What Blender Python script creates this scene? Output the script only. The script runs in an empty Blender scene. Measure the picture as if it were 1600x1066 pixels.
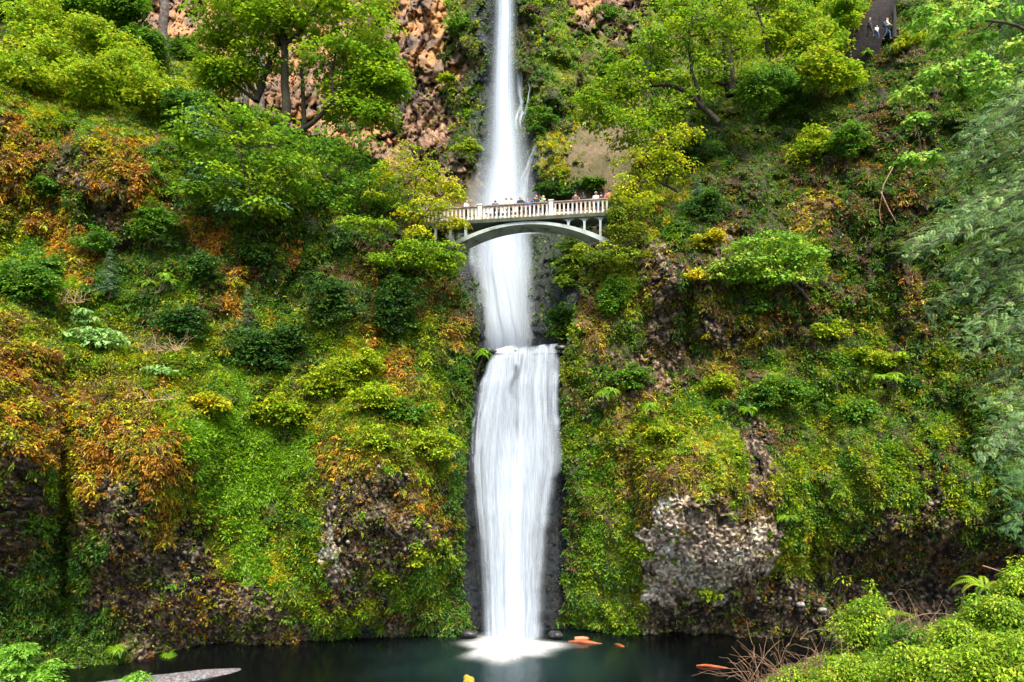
import bpy, math, random
import numpy as np
from mathutils import Vector, Matrix, Euler
random.seed(7)
rng = np.random.default_rng(11)
PI = math.pi
sc = bpy.context.scene
col = sc.collection
F = 1067.0            # focal length in photo pixels (24 mm on 36 mm, 1600 px wide)
HZ = 717.0            # row of the horizon
CAMZ = 13.0           # camera height over the plunge pool, metres

def P(px, py, Y):
    """point at depth Y (m) seen towards a photo pixel"""
    return np.array(((px - 800.0) / F * Y, Y, CAMZ + (HZ - py) / F * Y))

def tag(o, label, cat=None, group=None, kind=None):
    o['label'] = label
    if cat: o['category'] = cat
    if group: o['group'] = group
    if kind: o['kind'] = kind
    return o

def empty(name, loc, rz=0.0):
    o = bpy.data.objects.new(name, None)
    o.empty_display_size = 0.3
    o.location = loc
    o.rotation_euler.z = rz
    col.objects.link(o)
    return o

def link(name, me, parent=None):
    o = bpy.data.objects.new(name, me)
    col.objects.link(o)
    if parent is not None:
        o.parent = parent
        o.matrix_parent_inverse = Matrix.Identity(4)
    return o

def np_mesh(name, V, faces, mat, parent=None, color=None, origin=None, smooth=False, extra=None):
    """faces: array (n,3) or (n,4) or list of such arrays"""
    V = np.asarray(V, dtype=np.float32)
    if origin is not None:
        V = V - np.asarray(origin, dtype=np.float32)
    if not isinstance(faces, list): faces = [faces]
    faces = [np.asarray(f, dtype=np.int32) for f in faces if len(f)]
    me = bpy.data.meshes.new(name)
    me.vertices.add(len(V))
    me.vertices.foreach_set('co', V.ravel())
    loops = np.concatenate([f.ravel() for f in faces])
    tot = np.concatenate([np.full(len(f), f.shape[1], dtype=np.int32) for f in faces])
    start = np.concatenate([[0], np.cumsum(tot)[:-1]]).astype(np.int32)
    me.loops.add(len(loops))
    me.loops.foreach_set('vertex_index', loops)
    me.polygons.add(len(tot))
    me.polygons.foreach_set('loop_start', start)
    if smooth:
        me.polygons.foreach_set('use_smooth', np.ones(len(tot), dtype=bool))
    me.update(calc_edges=True)
    if color is not None:
        c = np.ones((len(V), 4), dtype=np.float32)
        c[:, :3] = np.clip(color, 0, 1)
        a = me.color_attributes.new('Col', 'FLOAT_COLOR', 'POINT')
        a.data.foreach_set('color', c.ravel())
    if extra:
        for k, v in extra.items():
            a = me.attributes.new(k, 'FLOAT', 'POINT')
            a.data.foreach_set('value', np.asarray(v, dtype=np.float32).ravel())
    me.materials.append(mat)
    return link(name, me, parent)

# ---------------------------------------------------------------- noise
def _h(ix, iy, iz, seed):
    n = (ix * 374761393 + iy * 668265263 + iz * 2147483647 + seed * 1274126177) & 0xffffffff
    n = ((n ^ (n >> 13)) * 1274126177) & 0xffffffff
    n = ((n ^ (n >> 16)) * 2246822519) & 0xffffffff
    return ((n ^ (n >> 15)) & 0xffffff) / float(0xffffff)

def vnoise(x, y, z, seed=0):
    x = np.asarray(x, dtype=np.float64); y = np.asarray(y, dtype=np.float64) + 0 * x; z = np.asarray(z, dtype=np.float64) + 0 * x
    ix, iy, iz = np.floor(x).astype(np.int64), np.floor(y).astype(np.int64), np.floor(z).astype(np.int64)
    fx, fy, fz = x - ix, y - iy, z - iz
    fx, fy, fz = [f * f * (3 - 2 * f) for f in (fx, fy, fz)]
    r = 0
    for dx in (0, 1):
        wx = fx if dx else 1 - fx
        for dy in (0, 1):
            wy = fy if dy else 1 - fy
            for dz in (0, 1):
                wz = fz if dz else 1 - fz
                r = r + wx * wy * wz * _h(ix + dx, iy + dy, iz + dz, seed)
    return r * 2 - 1

def fbm(x, y, z, octv=4, seed=0, gain=0.5):
    a, s, t = 1.0, 0, 0
    for k in range(octv):
        s = s + a * vnoise(x * 2 ** k, y * 2 ** k, z * 2 ** k, seed + k)
        t += a; a *= gain
    return s / t

def worley(x, y, seed=0):
    """2-D cells: distance to nearest, second nearest, cell random"""
    ix, iy = np.floor(x).astype(np.int64), np.floor(y).astype(np.int64)
    d1 = np.full(x.shape, 9.0); d2 = np.full(x.shape, 9.0); cr = np.zeros(x.shape)
    for dx in (-1, 0, 1):
        for dy in (-1, 0, 1):
            cx, cy = ix + dx, iy + dy
            qx = cx + _h(cx, cy, cx * 0, seed); qy = cy + _h(cx, cy, cx * 0 + 1, seed)
            d = np.hypot(qx - x, qy - y)
            r = _h(cx, cy, cx * 0 + 2, seed)
            m = d < d1
            d2 = np.where(m, d1, np.minimum(d2, d)); cr = np.where(m, r, cr); d1 = np.where(m, d, d1)
    return d1, d2, cr

def sstep(a, b, x):
    t = np.clip((x - a) / (b - a), 0, 1)
    return t * t * (3 - 2 * t)

# ---------------------------------------------------------------- materials
def newmat(name):
    m = bpy.data.materials.new(name); m.use_nodes = True
    nt = m.node_tree
    for n in list(nt.nodes): nt.nodes.remove(n)
    out = nt.nodes.new('ShaderNodeOutputMaterial')
    return m, nt, out

def N(nt, t, **kw):
    n = nt.nodes.new(t)
    for k, v in kw.items():
        if k in n.inputs.keys(): n.inputs[k].default_value = v
        else: setattr(n, k, v)
    return n

def leaf_mat(name, trans=0.35, rough=0.45, var=0.35):
    m, nt, out = newmat(name)
    at = N(nt, 'ShaderNodeAttribute', attribute_name='Col')
    tc = N(nt, 'ShaderNodeTexCoord')
    no = N(nt, 'ShaderNodeTexNoise', Scale=7.0, Detail=3.0)
    nt.links.new(tc.outputs['Object'], no.inputs['Vector'])
    mr = N(nt, 'ShaderNodeMapRange'); mr.inputs['From Min'].default_value = 0.25; mr.inputs['From Max'].default_value = 0.75
    mr.inputs['To Min'].default_value = 1 - var; mr.inputs['To Max'].default_value = 1 + var
    nt.links.new(no.outputs[0], mr.inputs['Value'])
    mul = N(nt, 'ShaderNodeVectorMath', operation='SCALE')
    nt.links.new(at.outputs['Color'], mul.inputs[0]); nt.links.new(mr.outputs[0], mul.inputs['Scale'])
    b = N(nt, 'ShaderNodeBsdfPrincipled', Roughness=rough)
    b.inputs['Specular IOR Level'].default_value = 0.3
    t = N(nt, 'ShaderNodeBsdfTranslucent')
    mx = N(nt, 'ShaderNodeMixShader'); mx.inputs[0].default_value = trans
    nt.links.new(mul.outputs[0], b.inputs['Base Color']); nt.links.new(mul.outputs[0], t.inputs['Color'])
    nt.links.new(b.outputs[0], mx.inputs[1]); nt.links.new(t.outputs[0], mx.inputs[2])
    nt.links.new(mx.outputs[0], out.inputs['Surface'])
    return m

def ground_mat(name):
    m, nt, out = newmat(name)
    at = N(nt, 'ShaderNodeAttribute', attribute_name='Col')
    wet = N(nt, 'ShaderNodeAttribute', attribute_name='Wet')
    tc = N(nt, 'ShaderNodeTexCoord')
    n1 = N(nt, 'ShaderNodeTexNoise', Scale=3.0, Detail=8.0, Roughness=0.7)
    n2 = N(nt, 'ShaderNodeTexNoise', Scale=14.0, Detail=5.0, Roughness=0.7)
    for n in (n1, n2): nt.links.new(tc.outputs['Object'], n.inputs['Vector'])
    ad0 = N(nt, 'ShaderNodeMath', operation='ADD'); add = N(nt, 'ShaderNodeMath', operation='ADD')
    n3 = N(nt, 'ShaderNodeTexNoise', Scale=32.0, Detail=3.0, Roughness=0.6); nt.links.new(tc.outputs['Object'], n3.inputs['Vector'])
    nt.links.new(n1.outputs[0], ad0.inputs[0]); nt.links.new(n2.outputs[0], ad0.inputs[1])
    nt.links.new(ad0.outputs[0], add.inputs[0]); nt.links.new(n3.outputs[0], add.inputs[1])
    mr = N(nt, 'ShaderNodeMapRange'); mr.inputs['From Min'].default_value = 1.15; mr.inputs['From Max'].default_value = 1.85
    mr.inputs['To Min'].default_value = 0.3; mr.inputs['To Max'].default_value = 1.75
    nt.links.new(add.outputs[0], mr.inputs['Value'])
    mul = N(nt, 'ShaderNodeVectorMath', operation='SCALE')
    nt.links.new(at.outputs['Color'], mul.inputs[0]); nt.links.new(mr.outputs[0], mul.inputs['Scale'])
    bp = N(nt, 'ShaderNodeBump'); bp.inputs['Strength'].default_value = 0.8; bp.inputs['Distance'].default_value = 0.12
    nt.links.new(add.outputs[0], bp.inputs['Height'])
    b = N(nt, 'ShaderNodeBsdfPrincipled')
    rr = N(nt, 'ShaderNodeMapRange'); rr.inputs['To Min'].default_value = 0.9; rr.inputs['To Max'].default_value = 0.25
    nt.links.new(wet.outputs['Fac'], rr.inputs['Value']); nt.links.new(rr.outputs[0], b.inputs['Roughness'])
    nt.links.new(mul.outputs[0], b.inputs['Base Color']); nt.links.new(bp.outputs[0], b.inputs['Normal'])
    nt.links.new(b.outputs[0], out.inputs['Surface'])
    return m

def simple_mat(name, c, rough=0.7, scale=6.0, var=0.3, bump=0.3, metal=0.0, c2=None, dist=0.02, thr=(0.4, 0.65)):
    m, nt, out = newmat(name)
    tc = N(nt, 'ShaderNodeTexCoord')
    no = N(nt, 'ShaderNodeTexNoise', Scale=scale, Detail=6.0, Roughness=0.65)
    nt.links.new(tc.outputs['Object'], no.inputs['Vector'])
    cr = N(nt, 'ShaderNodeValToRGB')
    c2 = c2 or tuple(x * (1 - var) for x in c)
    cr.color_ramp.elements[0].position = thr[0]; cr.color_ramp.elements[1].position = thr[1]
    cr.color_ramp.elements[0].color = (*c2, 1); cr.color_ramp.elements[1].color = (*c, 1)
    nt.links.new(no.outputs[0], cr.inputs[0])
    b = N(nt, 'ShaderNodeBsdfPrincipled', Roughness=rough, Metallic=metal)
    bp = N(nt, 'ShaderNodeBump'); bp.inputs['Strength'].default_value = bump; bp.inputs['Distance'].default_value = dist
    nt.links.new(no.outputs[0], bp.inputs['Height']); nt.links.new(bp.outputs[0], b.inputs['Normal'])
    nt.links.new(cr.outputs[0], b.inputs['Base Color']); nt.links.new(b.outputs[0], out.inputs['Surface'])
    return m

M_ground = ground_mat('rock_and_moss')
M_leaf = leaf_mat('leaves', 0.42)
M_soft = leaf_mat('needles', 0.25, 0.6, 0.2)
M_bark = simple_mat('bark', (0.10, 0.075, 0.055), 0.9, 3.0, 0.6, 0.9, dist=0.08)
M_bark2 = simple_mat('grey_bark', (0.21, 0.165, 0.145), 0.9, 3.5, 0.6, 0.9, dist=0.1)
M_darkbark = simple_mat('mossy_bark', (0.022, 0.018, 0.013), 0.95, 4.0, 0.2, 0.9, c2=(0.04, 0.045, 0.008), dist=0.08, thr=(0.35, 0.5))
# ---------------------------------------------------------------- terrain
TY = 'PRKWOYGLDBT'
#            name   base colour, second colour
BASE = {
 'P': ((0.60, 0.31, 0.16), (0.36, 0.22, 0.15)),
 'R': ((0.060, 0.043, 0.030), (0.19, 0.135, 0.088)),
 'K': ((0.85, 0.71, 0.53), (0.50, 0.39, 0.28)),
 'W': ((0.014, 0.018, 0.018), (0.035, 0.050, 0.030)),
 'O': ((0.19, 0.085, 0.018), (0.07, 0.035, 0.014)),
 'Y': ((0.24, 0.24, 0.018), (0.14, 0.10, 0.02)),
 'G': ((0.10, 0.20, 0.015), (0.06, 0.10, 0.012)),
 'L': ((0.12, 0.17, 0.015), (0.07, 0.06, 0.02)),
 'D': ((0.030, 0.05, 0.012), (0.05, 0.035, 0.02)),
 'B': ((0.085, 0.045, 0.025), (0.035, 0.025, 0.018)),
 'T': ((0.26, 0.205, 0.135), (0.15, 0.125, 0.07)),
}
BA = np.array([BASE[t][0] for t in TY]); BB = np.array([BASE[t][1] for t in TY])

NEAR_MAP = [l.ljust(32, l[-1]) for l in """
BLLLLPPLLLLPPPPPPPPPLLLLLLLDDLDD
LLLLLDPDLLLPPPPPPPPLLLLLLLLBRLDD
LLLLLLDDLLLDDDDDDDDDLLLLLDDBBDDD
OYLLLLDDLLLDDDDDDDDLLDDDDDDBBDLD
OOBOODDDDDDDDDDDDDDLYDDDDDDBBDDD
OBROOLDDDLLDDDDDDDDYYDDDDBBDBDDD
OODROBDDDDDDDDDDDDLDBDBBDOBBBDDD
YOODDDODODDBBDDDDDDLYDRBLLBDBDDD
LDODDDBODDBBDDBDDDDYRBRDBLDBBDDD
LDYLDLBODDBBDOBDDLOYRBODBBBDODDD
OYLLBDYDYLLODLODDDODRDROBBDYBDDD
OOYYYYLLDLYYOLDDDYDRRBOBLDLYBLDD
OOYOYYLGLLYYOYLDDLDOYLDDLLLLLDDL
OOOOYYGGGLYYYLLDWLLYYYYRBLLLDLLD
ROOOOOGGGGOOYYGDYLGOOOYRYYLLLBLL
RLOROYGGGLRRROLDYGLRKKROLLLLRLLL
RDRRORYGLLRRRRLDYGGKKKKKLLLRBRDD
RDDRRRYGYLKRRLLWDLLKKKKKYYRBRRRR
DDDRRRRRLLRRLLLWDLLLKKKRRRRRRRRR
DDDDRRRRRLLLRDDWWDLLRRRRRRRRRRRR
DDDDRRRRRWWWWWWWWWWRRRRRRRRRRRRR
""".strip().split('\n')]
FAR_MAP = {(11, 0): """
RPPLWDLPRLLL
RPPLWDLLLRLL
RPPDWDLYLDLL
RRRLWDDYYLLL
PRRDWWYTTLLL
PRRTWWYTTLLL
RRTTWWWTLLLL
WWWWWWWDLLLL
WWWWWWWDLLLL
WWWWWWWDLLLL
WWWWWWWDDLLL
WWWWWWWWWLLL
"""}
def near_type(c, r):
    r = np.clip(r, 0, len(NEAR_MAP) - 1); c = np.clip(c, 0, 31)
    tab = np.array([[TY.index(ch) for ch in row] for row in NEAR_MAP])
    tab[15:19, 19] = 7; tab[15, 20] = 4; tab[12, 2:5] = 4; tab[13, 4] = 4; tab[11, 0:2] = 4
    tab[12:20, 14] = 8      # damp dark strips on either side of the lower waterfall
    tab[12:15, 17] = 8; tab[15:20, 17] = 8
    return tab[r, c]
def far_type(c, r):
    rows = FAR_MAP[(11, 0)].strip().split('\n')
    tab = np.array([[TY.index(ch) for ch in row] for row in rows])
    t = tab[np.clip(r, 0, len(rows) - 1), np.clip(c - 11, 0, 11)]
    return np.where(c < 11, TY.index('P'), t)

def rbf(ctrl, qx, qy):
    c = np.array(ctrl, dtype=float)
    A = np.hypot(c[:, None, 0] - c[None, :, 0], c[:, None, 1] - c[None, :, 1])
    n = len(c)
    M = np.zeros((n + 3, n + 3)); M[:n, :n] = A + np.eye(n) * -4.0
    M[:n, n] = 1; M[:n, n + 1] = c[:, 0]; M[:n, n + 2] = c[:, 1]; M[n:, :n] = M[:n, n:].T
    w = np.linalg.solve(M, np.concatenate([c[:, 2], [0, 0, 0]]))
    out = w[n] + w[n + 1] * qx + w[n + 2] * qy
    for k in range(n):
        out = out + w[k] * np.hypot(qx - c[k, 0], qy - c[k, 1])
    return out

def in_poly(poly, x, y):
    p = np.array(poly, dtype=float); ins = np.zeros(x.shape, dtype=bool)
    j = len(p) - 1
    for i in range(len(p)):
        xi, yi, xj, yj = p[i, 0], p[i, 1], p[j, 0], p[j, 1]
        if yi != yj:
            m = ((yi > y) != (yj > y)) & (x < (xj - xi) * (y - yi) / (yj - yi) + xi)
            ins ^= m
        j = i
    return ins

class Sheet:
    pass
SHEETS = {}

def make_sheet(key, name, label, box, step, ctrl, poly, typef, bumps=(), amp=1.0, seed=0, cat='cliff', edge=4.0):
    x0, x1, y0, y1 = box
    xs = np.arange(x0, x1 + 1, step, dtype=float); ys = np.arange(y0, y1 + 1, step, dtype=float)
    # coarse depth, then bilinear
    cs = 20.0
    cx = np.arange(x0, x1 + cs, cs); cy = np.arange(y0, y1 + cs, cs)
    CX, CY = np.meshgrid(cx, cy)
    Dc = rbf(ctrl, CX, CY)
    PX, PY = np.meshgrid(xs, ys)
    u = (PX - x0) / cs; v = (PY - y0) / cs
    i = np.minimum(u.astype(int), len(cx) - 2); j = np.minimum(v.astype(int), len(cy) - 2)
    fu, fv = u - i, v - j
    D = Dc[j, i] * (1 - fu) * (1 - fv) + Dc[j, i + 1] * fu * (1 - fv) + Dc[j + 1, i] * (1 - fu) * fv + Dc[j + 1, i + 1] * fu * fv
    for bx, by, rx, ry, h in bumps:
        D = D - h * np.exp(-(((PX - bx) / rx) ** 2 + ((PY - by) / ry) ** 2) ** 1.6)
    # world coordinates in metres for the relief
    X = (PX - 800) / F * D; Z = CAMZ + (HZ - PY) / F * D
    # material zones: hand-laid, with strongly warped borders
    w1 = fbm(X / 5, Z / 5, D / 9, 4, seed + 1); w2 = fbm(X / 5, Z / 5, D / 9, 4, seed + 9)
    w3 = fbm(X / 0.8, Z / 0.8, D / 3, 2, seed + 17); w4 = fbm(X / 0.8, Z / 0.8, D / 3, 2, seed + 21)
    w5 = vnoise(X / .35, Z / .35, D / 2, seed + 81); w6 = vnoise(X / .35, Z / .35, D / 2, seed + 82)
    T = typef(np.floor((PX + w1 * 46 + w3 * 34 + w5 * 16) / 50).astype(int), np.floor((PY + w2 * 46 + w4 * 34 + w6 * 16) / 50).astype(int))
    big = fbm(X / 4.2, Z / 3.6, D / 8, 3, seed + 30)
    mid = fbm(X / 1.1, Z / 1.3, D / 6, 3, seed + 40)
    # long gullies running down the face
    gul = fbm(X / 2.2 + w1, Z / 9.0, D / 20, 3, seed + 55)
    fy = 2.4 if key == 'far' else 0.95
    d1, d2, cr = worley(X / (0.75 if key != 'far' else 1.0) + w3 * 0.5, Z / fy + w4 * 0.5, seed + 3)
    blk = (cr - 0.5) * 0.6 + (d2 - d1 < 0.12) * -0.35
    e1, e2, er = worley(X / 0.16 + w3 * .3, Z / 0.19 + w4 * .3, seed + 5)
    cob = np.sqrt(np.clip(0.75 - e1, 0, 1)) * 0.20 + (er - .5) * 0.16 - (e2 - e1 < .10) * .10
    if key == 'far':
        # tall fractured columns with deep joints
        c1, c2, c3 = worley(X / 1.5 + w1 * 1.2, Z / 5.5 + w2, seed + 31)
        blk = blk * 1.3 + (c3 - .5) * 2.2 - sstep(.16, .0, c2 - c1) * .9
    rockw = np.array([1.0, 0.9, 0.25, 0.25, .45, .3, .15, .35, .5, .8, 0.1])[T]
    cobw = np.array([0.15, 1.1, 1.5, 0.6, .3, .2, .1, .2, .3, .4, 0.0])[T]
    dome = np.array([1, 1, .5, .35, 1, 1, .6, 1, 1.2, 1.2, 0.1])[T]
    disp = amp * (big * 1.15 * dome + mid * (0.75 if key != 'far' else 0.4) * dome + gul * 1.1 * dome + blk * rockw * 0.8) + cob * cobw * 0.9
    disp += 0.12 * fbm(X / 0.3, Z / 0.3, D, 2, seed + 60)
    D2 = D - disp
    # edge wobble for the outline
    pxj = PX + w3 * 3 + 5 * mid; pyj = PY + w4 * 3
    mask = in_poly(poly, PX + w1 * 14 + w3 * 8, PY + w2 * 14 + w4 * 8)
    V = np.stack([(pxj - 800) / F * D2, D2, CAMZ + (HZ - pyj) / F * D2], -1)
    nz, nx = mask.shape
    q = mask[:-1, :-1] & mask[1:, :-1] & mask[:-1, 1:] & mask[1:, 1:]
    idx = np.arange(nz * nx).reshape(nz, nx)
    a, b, c, d = idx[:-1, :-1], idx[:-1, 1:], idx[1:, 1:], idx[1:, :-1]
    quads = np.stack([a, d, c, b], -1)[q]
    # skirt: the open border is carried back into the hill so the cliff has depth
    qp = np.pad(q, 1)
    sk = []
    core = q
    for (dj, di, e0, e1_) in ((-1, 0, a, b), (1, 0, c, d), (0, -1, d, a), (0, 1, b, c)):
        nb = qp[1 + dj:1 + dj + core.shape[0], 1 + di:1 + di + core.shape[1]]
        m = core & ~nb
        sk.append(np.stack([e0[m], e1_[m]], -1))
    sk = np.concatenate(sk)
    Vf = V.reshape(-1, 3)
    cxm, cym = (600, 700) if key == 'left' else (1250, 700) if key == 'right' else (800, 200)
    bv = np.unique(sk)
    base = len(Vf)
    remap = -np.ones(len(Vf), dtype=int)
    ring = []
    PXf, PYf, Df = pxj.ravel()[bv], pyj.ravel()[bv], D2.ravel()[bv]
    inx, iny = {'left': (-1, 0.25), 'right': (1, 0.25), 'far': (0, 0), 'mid': (0, 0)}[key]
    layers = []
    for k, (dd, sh) in enumerate(((1.2, 6), (3.5, 22), (8.0, 55), (14.0, 120))):
        layers.append(np.stack([(PXf + inx * sh - 800) / F * (Df + dd), Df + dd, CAMZ + (HZ - (PYf + iny * sh)) / F * (Df + dd)], -1))
    A_, B_ = BA.copy(), BB.copy()
    if key == 'far':
        A_[TY.index('P')] = (.56, .28, .11); B_[TY.index('P')] = (.20, .145, .105); A_[TY.index('T')] = (.17, .125, .07); B_[TY.index('T')] = (.10, .09, .035)
        A_[TY.index('Y')] = (.17, .16, .02); B_[TY.index('Y')] = (.08, .08, .02); A_[TY.index('R')] = (.045, .043, .045); B_[TY.index('R')] = (.34, .20, .12)
        A_[TY.index('W')] = (.03, .035, .042)
    if key == 'mid':
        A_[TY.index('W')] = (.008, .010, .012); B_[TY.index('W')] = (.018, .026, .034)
    if key == 'right':
        A_[TY.index('O')] = (.16, .10, .025); B_[TY.index('O')] = (.12, .06, .035); A_[TY.index('D')] = (.06, .045, .02); B_[TY.index('D')] = (.045, .05, .015)
    cols = A_[T] + (B_[T] - A_[T]) * sstep(-0.25, 0.3, fbm(X / 1.6, Z / 1.6, D / 5, 4, seed + 70))[..., None]
    cols = cols * (1 + 0.25 * (er - 0.5))[..., None]
    kk = (T == TY.index('K')) | (T == TY.index('R'))
    cols = np.where(kk[..., None], cols * (0.30 + 1.35 * er ** 1.6)[..., None], cols)
    chip = (T == TY.index('R')) & (er > .84) & (key != 'far')
    cols = np.where(chip[..., None], np.array([.36, .28, .19]) * (.7 + .5 * cr)[..., None], cols)
    if key == 'far':
        # rust streaks and weathered grey on the bare wall
        st = sstep(-0.1, 0.25, fbm(X / 1.4, Z / 6, D / 20, 4, seed + 77))
        pk = (T == TY.index('P')) | (T == TY.index('R'))
        cols = np.where(pk[..., None], cols * (1 - .5 * st[..., None]) + np.array([.33, .20, .14]) * .5 * st[..., None], cols)
    colf = cols.reshape(-1, 3)
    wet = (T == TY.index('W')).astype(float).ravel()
    Vall, call, wall = [Vf], [colf], [wet]
    faces = [quads]
    prev = np.arange(len(Vf)); prevmap = prev
    mapprev = np.arange(len(Vf))
    for L in layers:
        remap = -np.ones(len(Vf), dtype=int)
        remap[bv] = sum(len(v) for v in Vall) + np.arange(len(bv))
        Vall.append(L); call.append(colf[bv] * 0.9); wall.append(wet[bv])
        faces.append(np.stack([mapprev[sk[:, 1]], mapprev[sk[:, 0]], remap[sk[:, 0]], remap[sk[:, 1]]], -1))
        mapprev = remap
    Vx = np.concatenate(Vall); cx_ = np.concatenate(call); wx = np.concatenate(wall)
    used = np.zeros(len(Vx), dtype=bool)
    for f in faces: used[f.ravel()] = True
    newi = np.cumsum(used) - 1
    faces = [newi[f] for f in faces]
    ob = np_mesh(name, Vx[used], faces, M_ground, color=cx_[used], extra={'Wet': wx[used]})
    tag(ob, label, cat, kind='structure')
    s = Sheet(); s.box = box; s.step = step; s.V = V; s.T = T; s.q = q; s.PX = PX; s.PY = PY; s.D = D2; s.Ds = D
    du = V[:-1, 1:] - V[:-1, :-1]; dv = V[1:, :-1] - V[:-1, :-1]
    n = np.cross(du, dv); n /= np.linalg.norm(n, axis=-1, keepdims=True) + 1e-9
    # cross(du,dv): right x down -> points towards the camera (-Y)
    n = np.where((n[..., 1:2] > 0), -n, n)
    s.n = n
    SHEETS[key] = s
    return s

left_ctrl = [(-300,1120,38),(-200,1070,39),(0,1060,41.3),(80,1052,42.3),(220,1035,44),(380,1017,46.6),(560,1000,48.8),(720,990,50.5),(752,985,51.5),(740,1150,51),(400,1150,47),(0,1150,41.5),(-300,1150,38.5),
 (-200,950,39),(0,950,41.2),(100,950,42.6),(220,950,43.6),(330,950,45.6),(420,930,46.2),(520,940,47.0),(620,930,48.0),(700,930,49.5),
 (-200,850,37.5),(0,850,39.6),(90,850,42.6),(200,850,42.2),(330,850,45),(420,850,46.5),(520,850,46),(620,850,46.4),(700,850,48.6),(738,850,51.5),
 (-200,700,36.5),(0,700,38.6),(60,700,40),(100,700,43),(200,700,42.2),(300,700,43.2),(370,700,46.5),(440,700,47.6),(510,700,46.4),(620,700,46.4),(690,700,48),(738,700,52),
 (-200,560,37),(0,560,39.2),(70,580,41.5),(110,600,44),(200,600,44),(300,620,45.5),(380,620,47.5),(450,620,48.6),(560,620,48.2),(660,620,49),(735,620,51.5),
 (-200,490,40),(0,500,41.5),(100,500,47),(200,500,48.3),(300,500,49.5),(450,500,51),(600,500,51.5),(700,500,52),(748,520,54),
 (-200,400,46),(0,400,48.2),(200,400,50.5),(400,400,52),(600,400,53),(700,400,54.5),
 (-200,300,47),(0,300,49),(150,300,50.5),(270,300,52),(400,300,54),(550,300,56),(650,320,57),
 (0,200,50),(150,200,51.5),(270,220,54),(400,220,58),(600,230,63),
 (-200,130,50),(0,130,52),(100,130,57),(200,120,62),(400,100,70),
 (0,20,64),(200,20,72),(-250,-100,68),(0,-250,90),(200,-200,95)]
left_poly = [(-320,1160),(752,1160),(752,1010),(735,980),(724,900),(724,800),(727,720),(736,650),(749,590),(765,555),(752,520),(742,480),(725,430),(716,400),(702,385),(694,345),(660,330),(640,300),(600,255),(540,225),(470,200),(400,170),(340,140),(300,105),(250,75),(190,40),(120,-20),(60,-320),(-320,-320)]
left_bumps = [(15,660,95,170,2.4),(195,720,115,140,2.6),(195,265,80,60,1.8),(30,230,90,80,1.6),(600,790,105,140,2.4),(430,760,60,140,-.6),(104,760,15,220,-1.6),(340,800,14,120,-.5),(502,740,12,130,-.9),(655,700,16,80,-.4),(380,1010,420,36,-1.3),(600,360,110,60,1.0),(120,540,60,40,.8),(480,330,80,60,1.)]
make_sheet('left', 'left_cliff', 'mossy rock cliff with orange buttresses rising from the pool left of the waterfall', (-300, 790, -300, 1140), 2.0,
           left_ctrl, left_poly, near_type, left_bumps, 1.0, 100)

right_ctrl = [(868,1000,51.8),(900,995,51),(1000,1000,49.5),(1240,1012,48),(1400,1020,47.2),(1600,1030,45),(1900,1050,42),(868,1150,51.8),(1240,1150,48),(1900,1150,42),
 (880,930,51.6),(1000,930,49.3),(1120,940,48.0),(1240,950,48.2),(1400,940,48.5),(1600,940,46),(1900,940,42.5),
 (876,850,51.8),(940,850,50.3),(1010,850,47.6),(1120,850,46.0),(1230,850,46.6),(1310,850,47.2),(1450,850,46.8),(1600,850,44),(1900,850,41),
 (880,760,52),(950,760,50.8),(1000,760,47.6),(1120,740,46.2),(1230,740,47.0),(1350,740,47),(1500,740,45.6),(1650,740,42.5),(1900,740,40),
 (884,680,52),(960,680,50.5),(1010,690,48.5),(1120,680,47.6),(1250,680,48.2),(1400,680,47.6),(1600,680,44.4),(1900,680,41),
 (880,600,52.2),(1000,600,51.2),(1120,620,50.5),(1300,620,50),(1450,600,49),(1600,600,46),(1900,600,42),
 (890,520,53.3),(940,500,52.5),(1000,520,51.5),(1120,520,51.2),(1300,520,50.4),(1450,520,49.2),(1700,520,45),
 (930,430,54),(1000,430,53),(1080,430,51.8),(1200,430,51.5),(1350,430,50.6),(1600,430,47),(1900,430,43),
 (960,340,56),(1050,330,54.5),(1200,330,53),(1400,330,51),(1600,300,48),(1900,300,44),
 (1000,250,60),(1100,230,58),(1250,220,55.5),(1400,200,53),(1600,180,50),(1900,160,46),
 (1100,120,66),(1250,110,61),(1380,90,57),(1550,80,53),
 (1200,20,72),(1380,20,62),(1600,0,57),(1900,0,52),(1250,-250,85),(1600,-250,70),(1900,-250,64)]
right_poly = [(868,1160),(868,1010),(880,940),(878,800),(885,700),(880,620),(875,560),(885,530),(900,470),(915,430),(925,395),(942,380),(948,345),(962,320),(985,280),(1010,240),(1040,200),(1075,160),(1110,120),(1150,60),(1190,20),(1230,-50),(1260,-320),(1920,-320),(1920,1160)]
right_bumps = [(1150,990,330,40,-1.4),(1450,930,200,70,-1.2),(985,760,14,150,-.6),(1270,790,14,110,-.5),(1130,800,135,130,2.0),(1060,400,70,80,1.6),(1400,760,130,110,1.2),(1340,560,80,40,1.),(1150,560,120,30,-.8),(1400,900,200,50,-1.2)]
make_sheet('right', 'right_cliff', 'steep green and brown cliff with a pale cobbled rock face right of the waterfall', (856, 1900, -300, 1140), 2.0,
           right_ctrl, right_poly, near_type, right_bumps, 1.0, 200)

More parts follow.
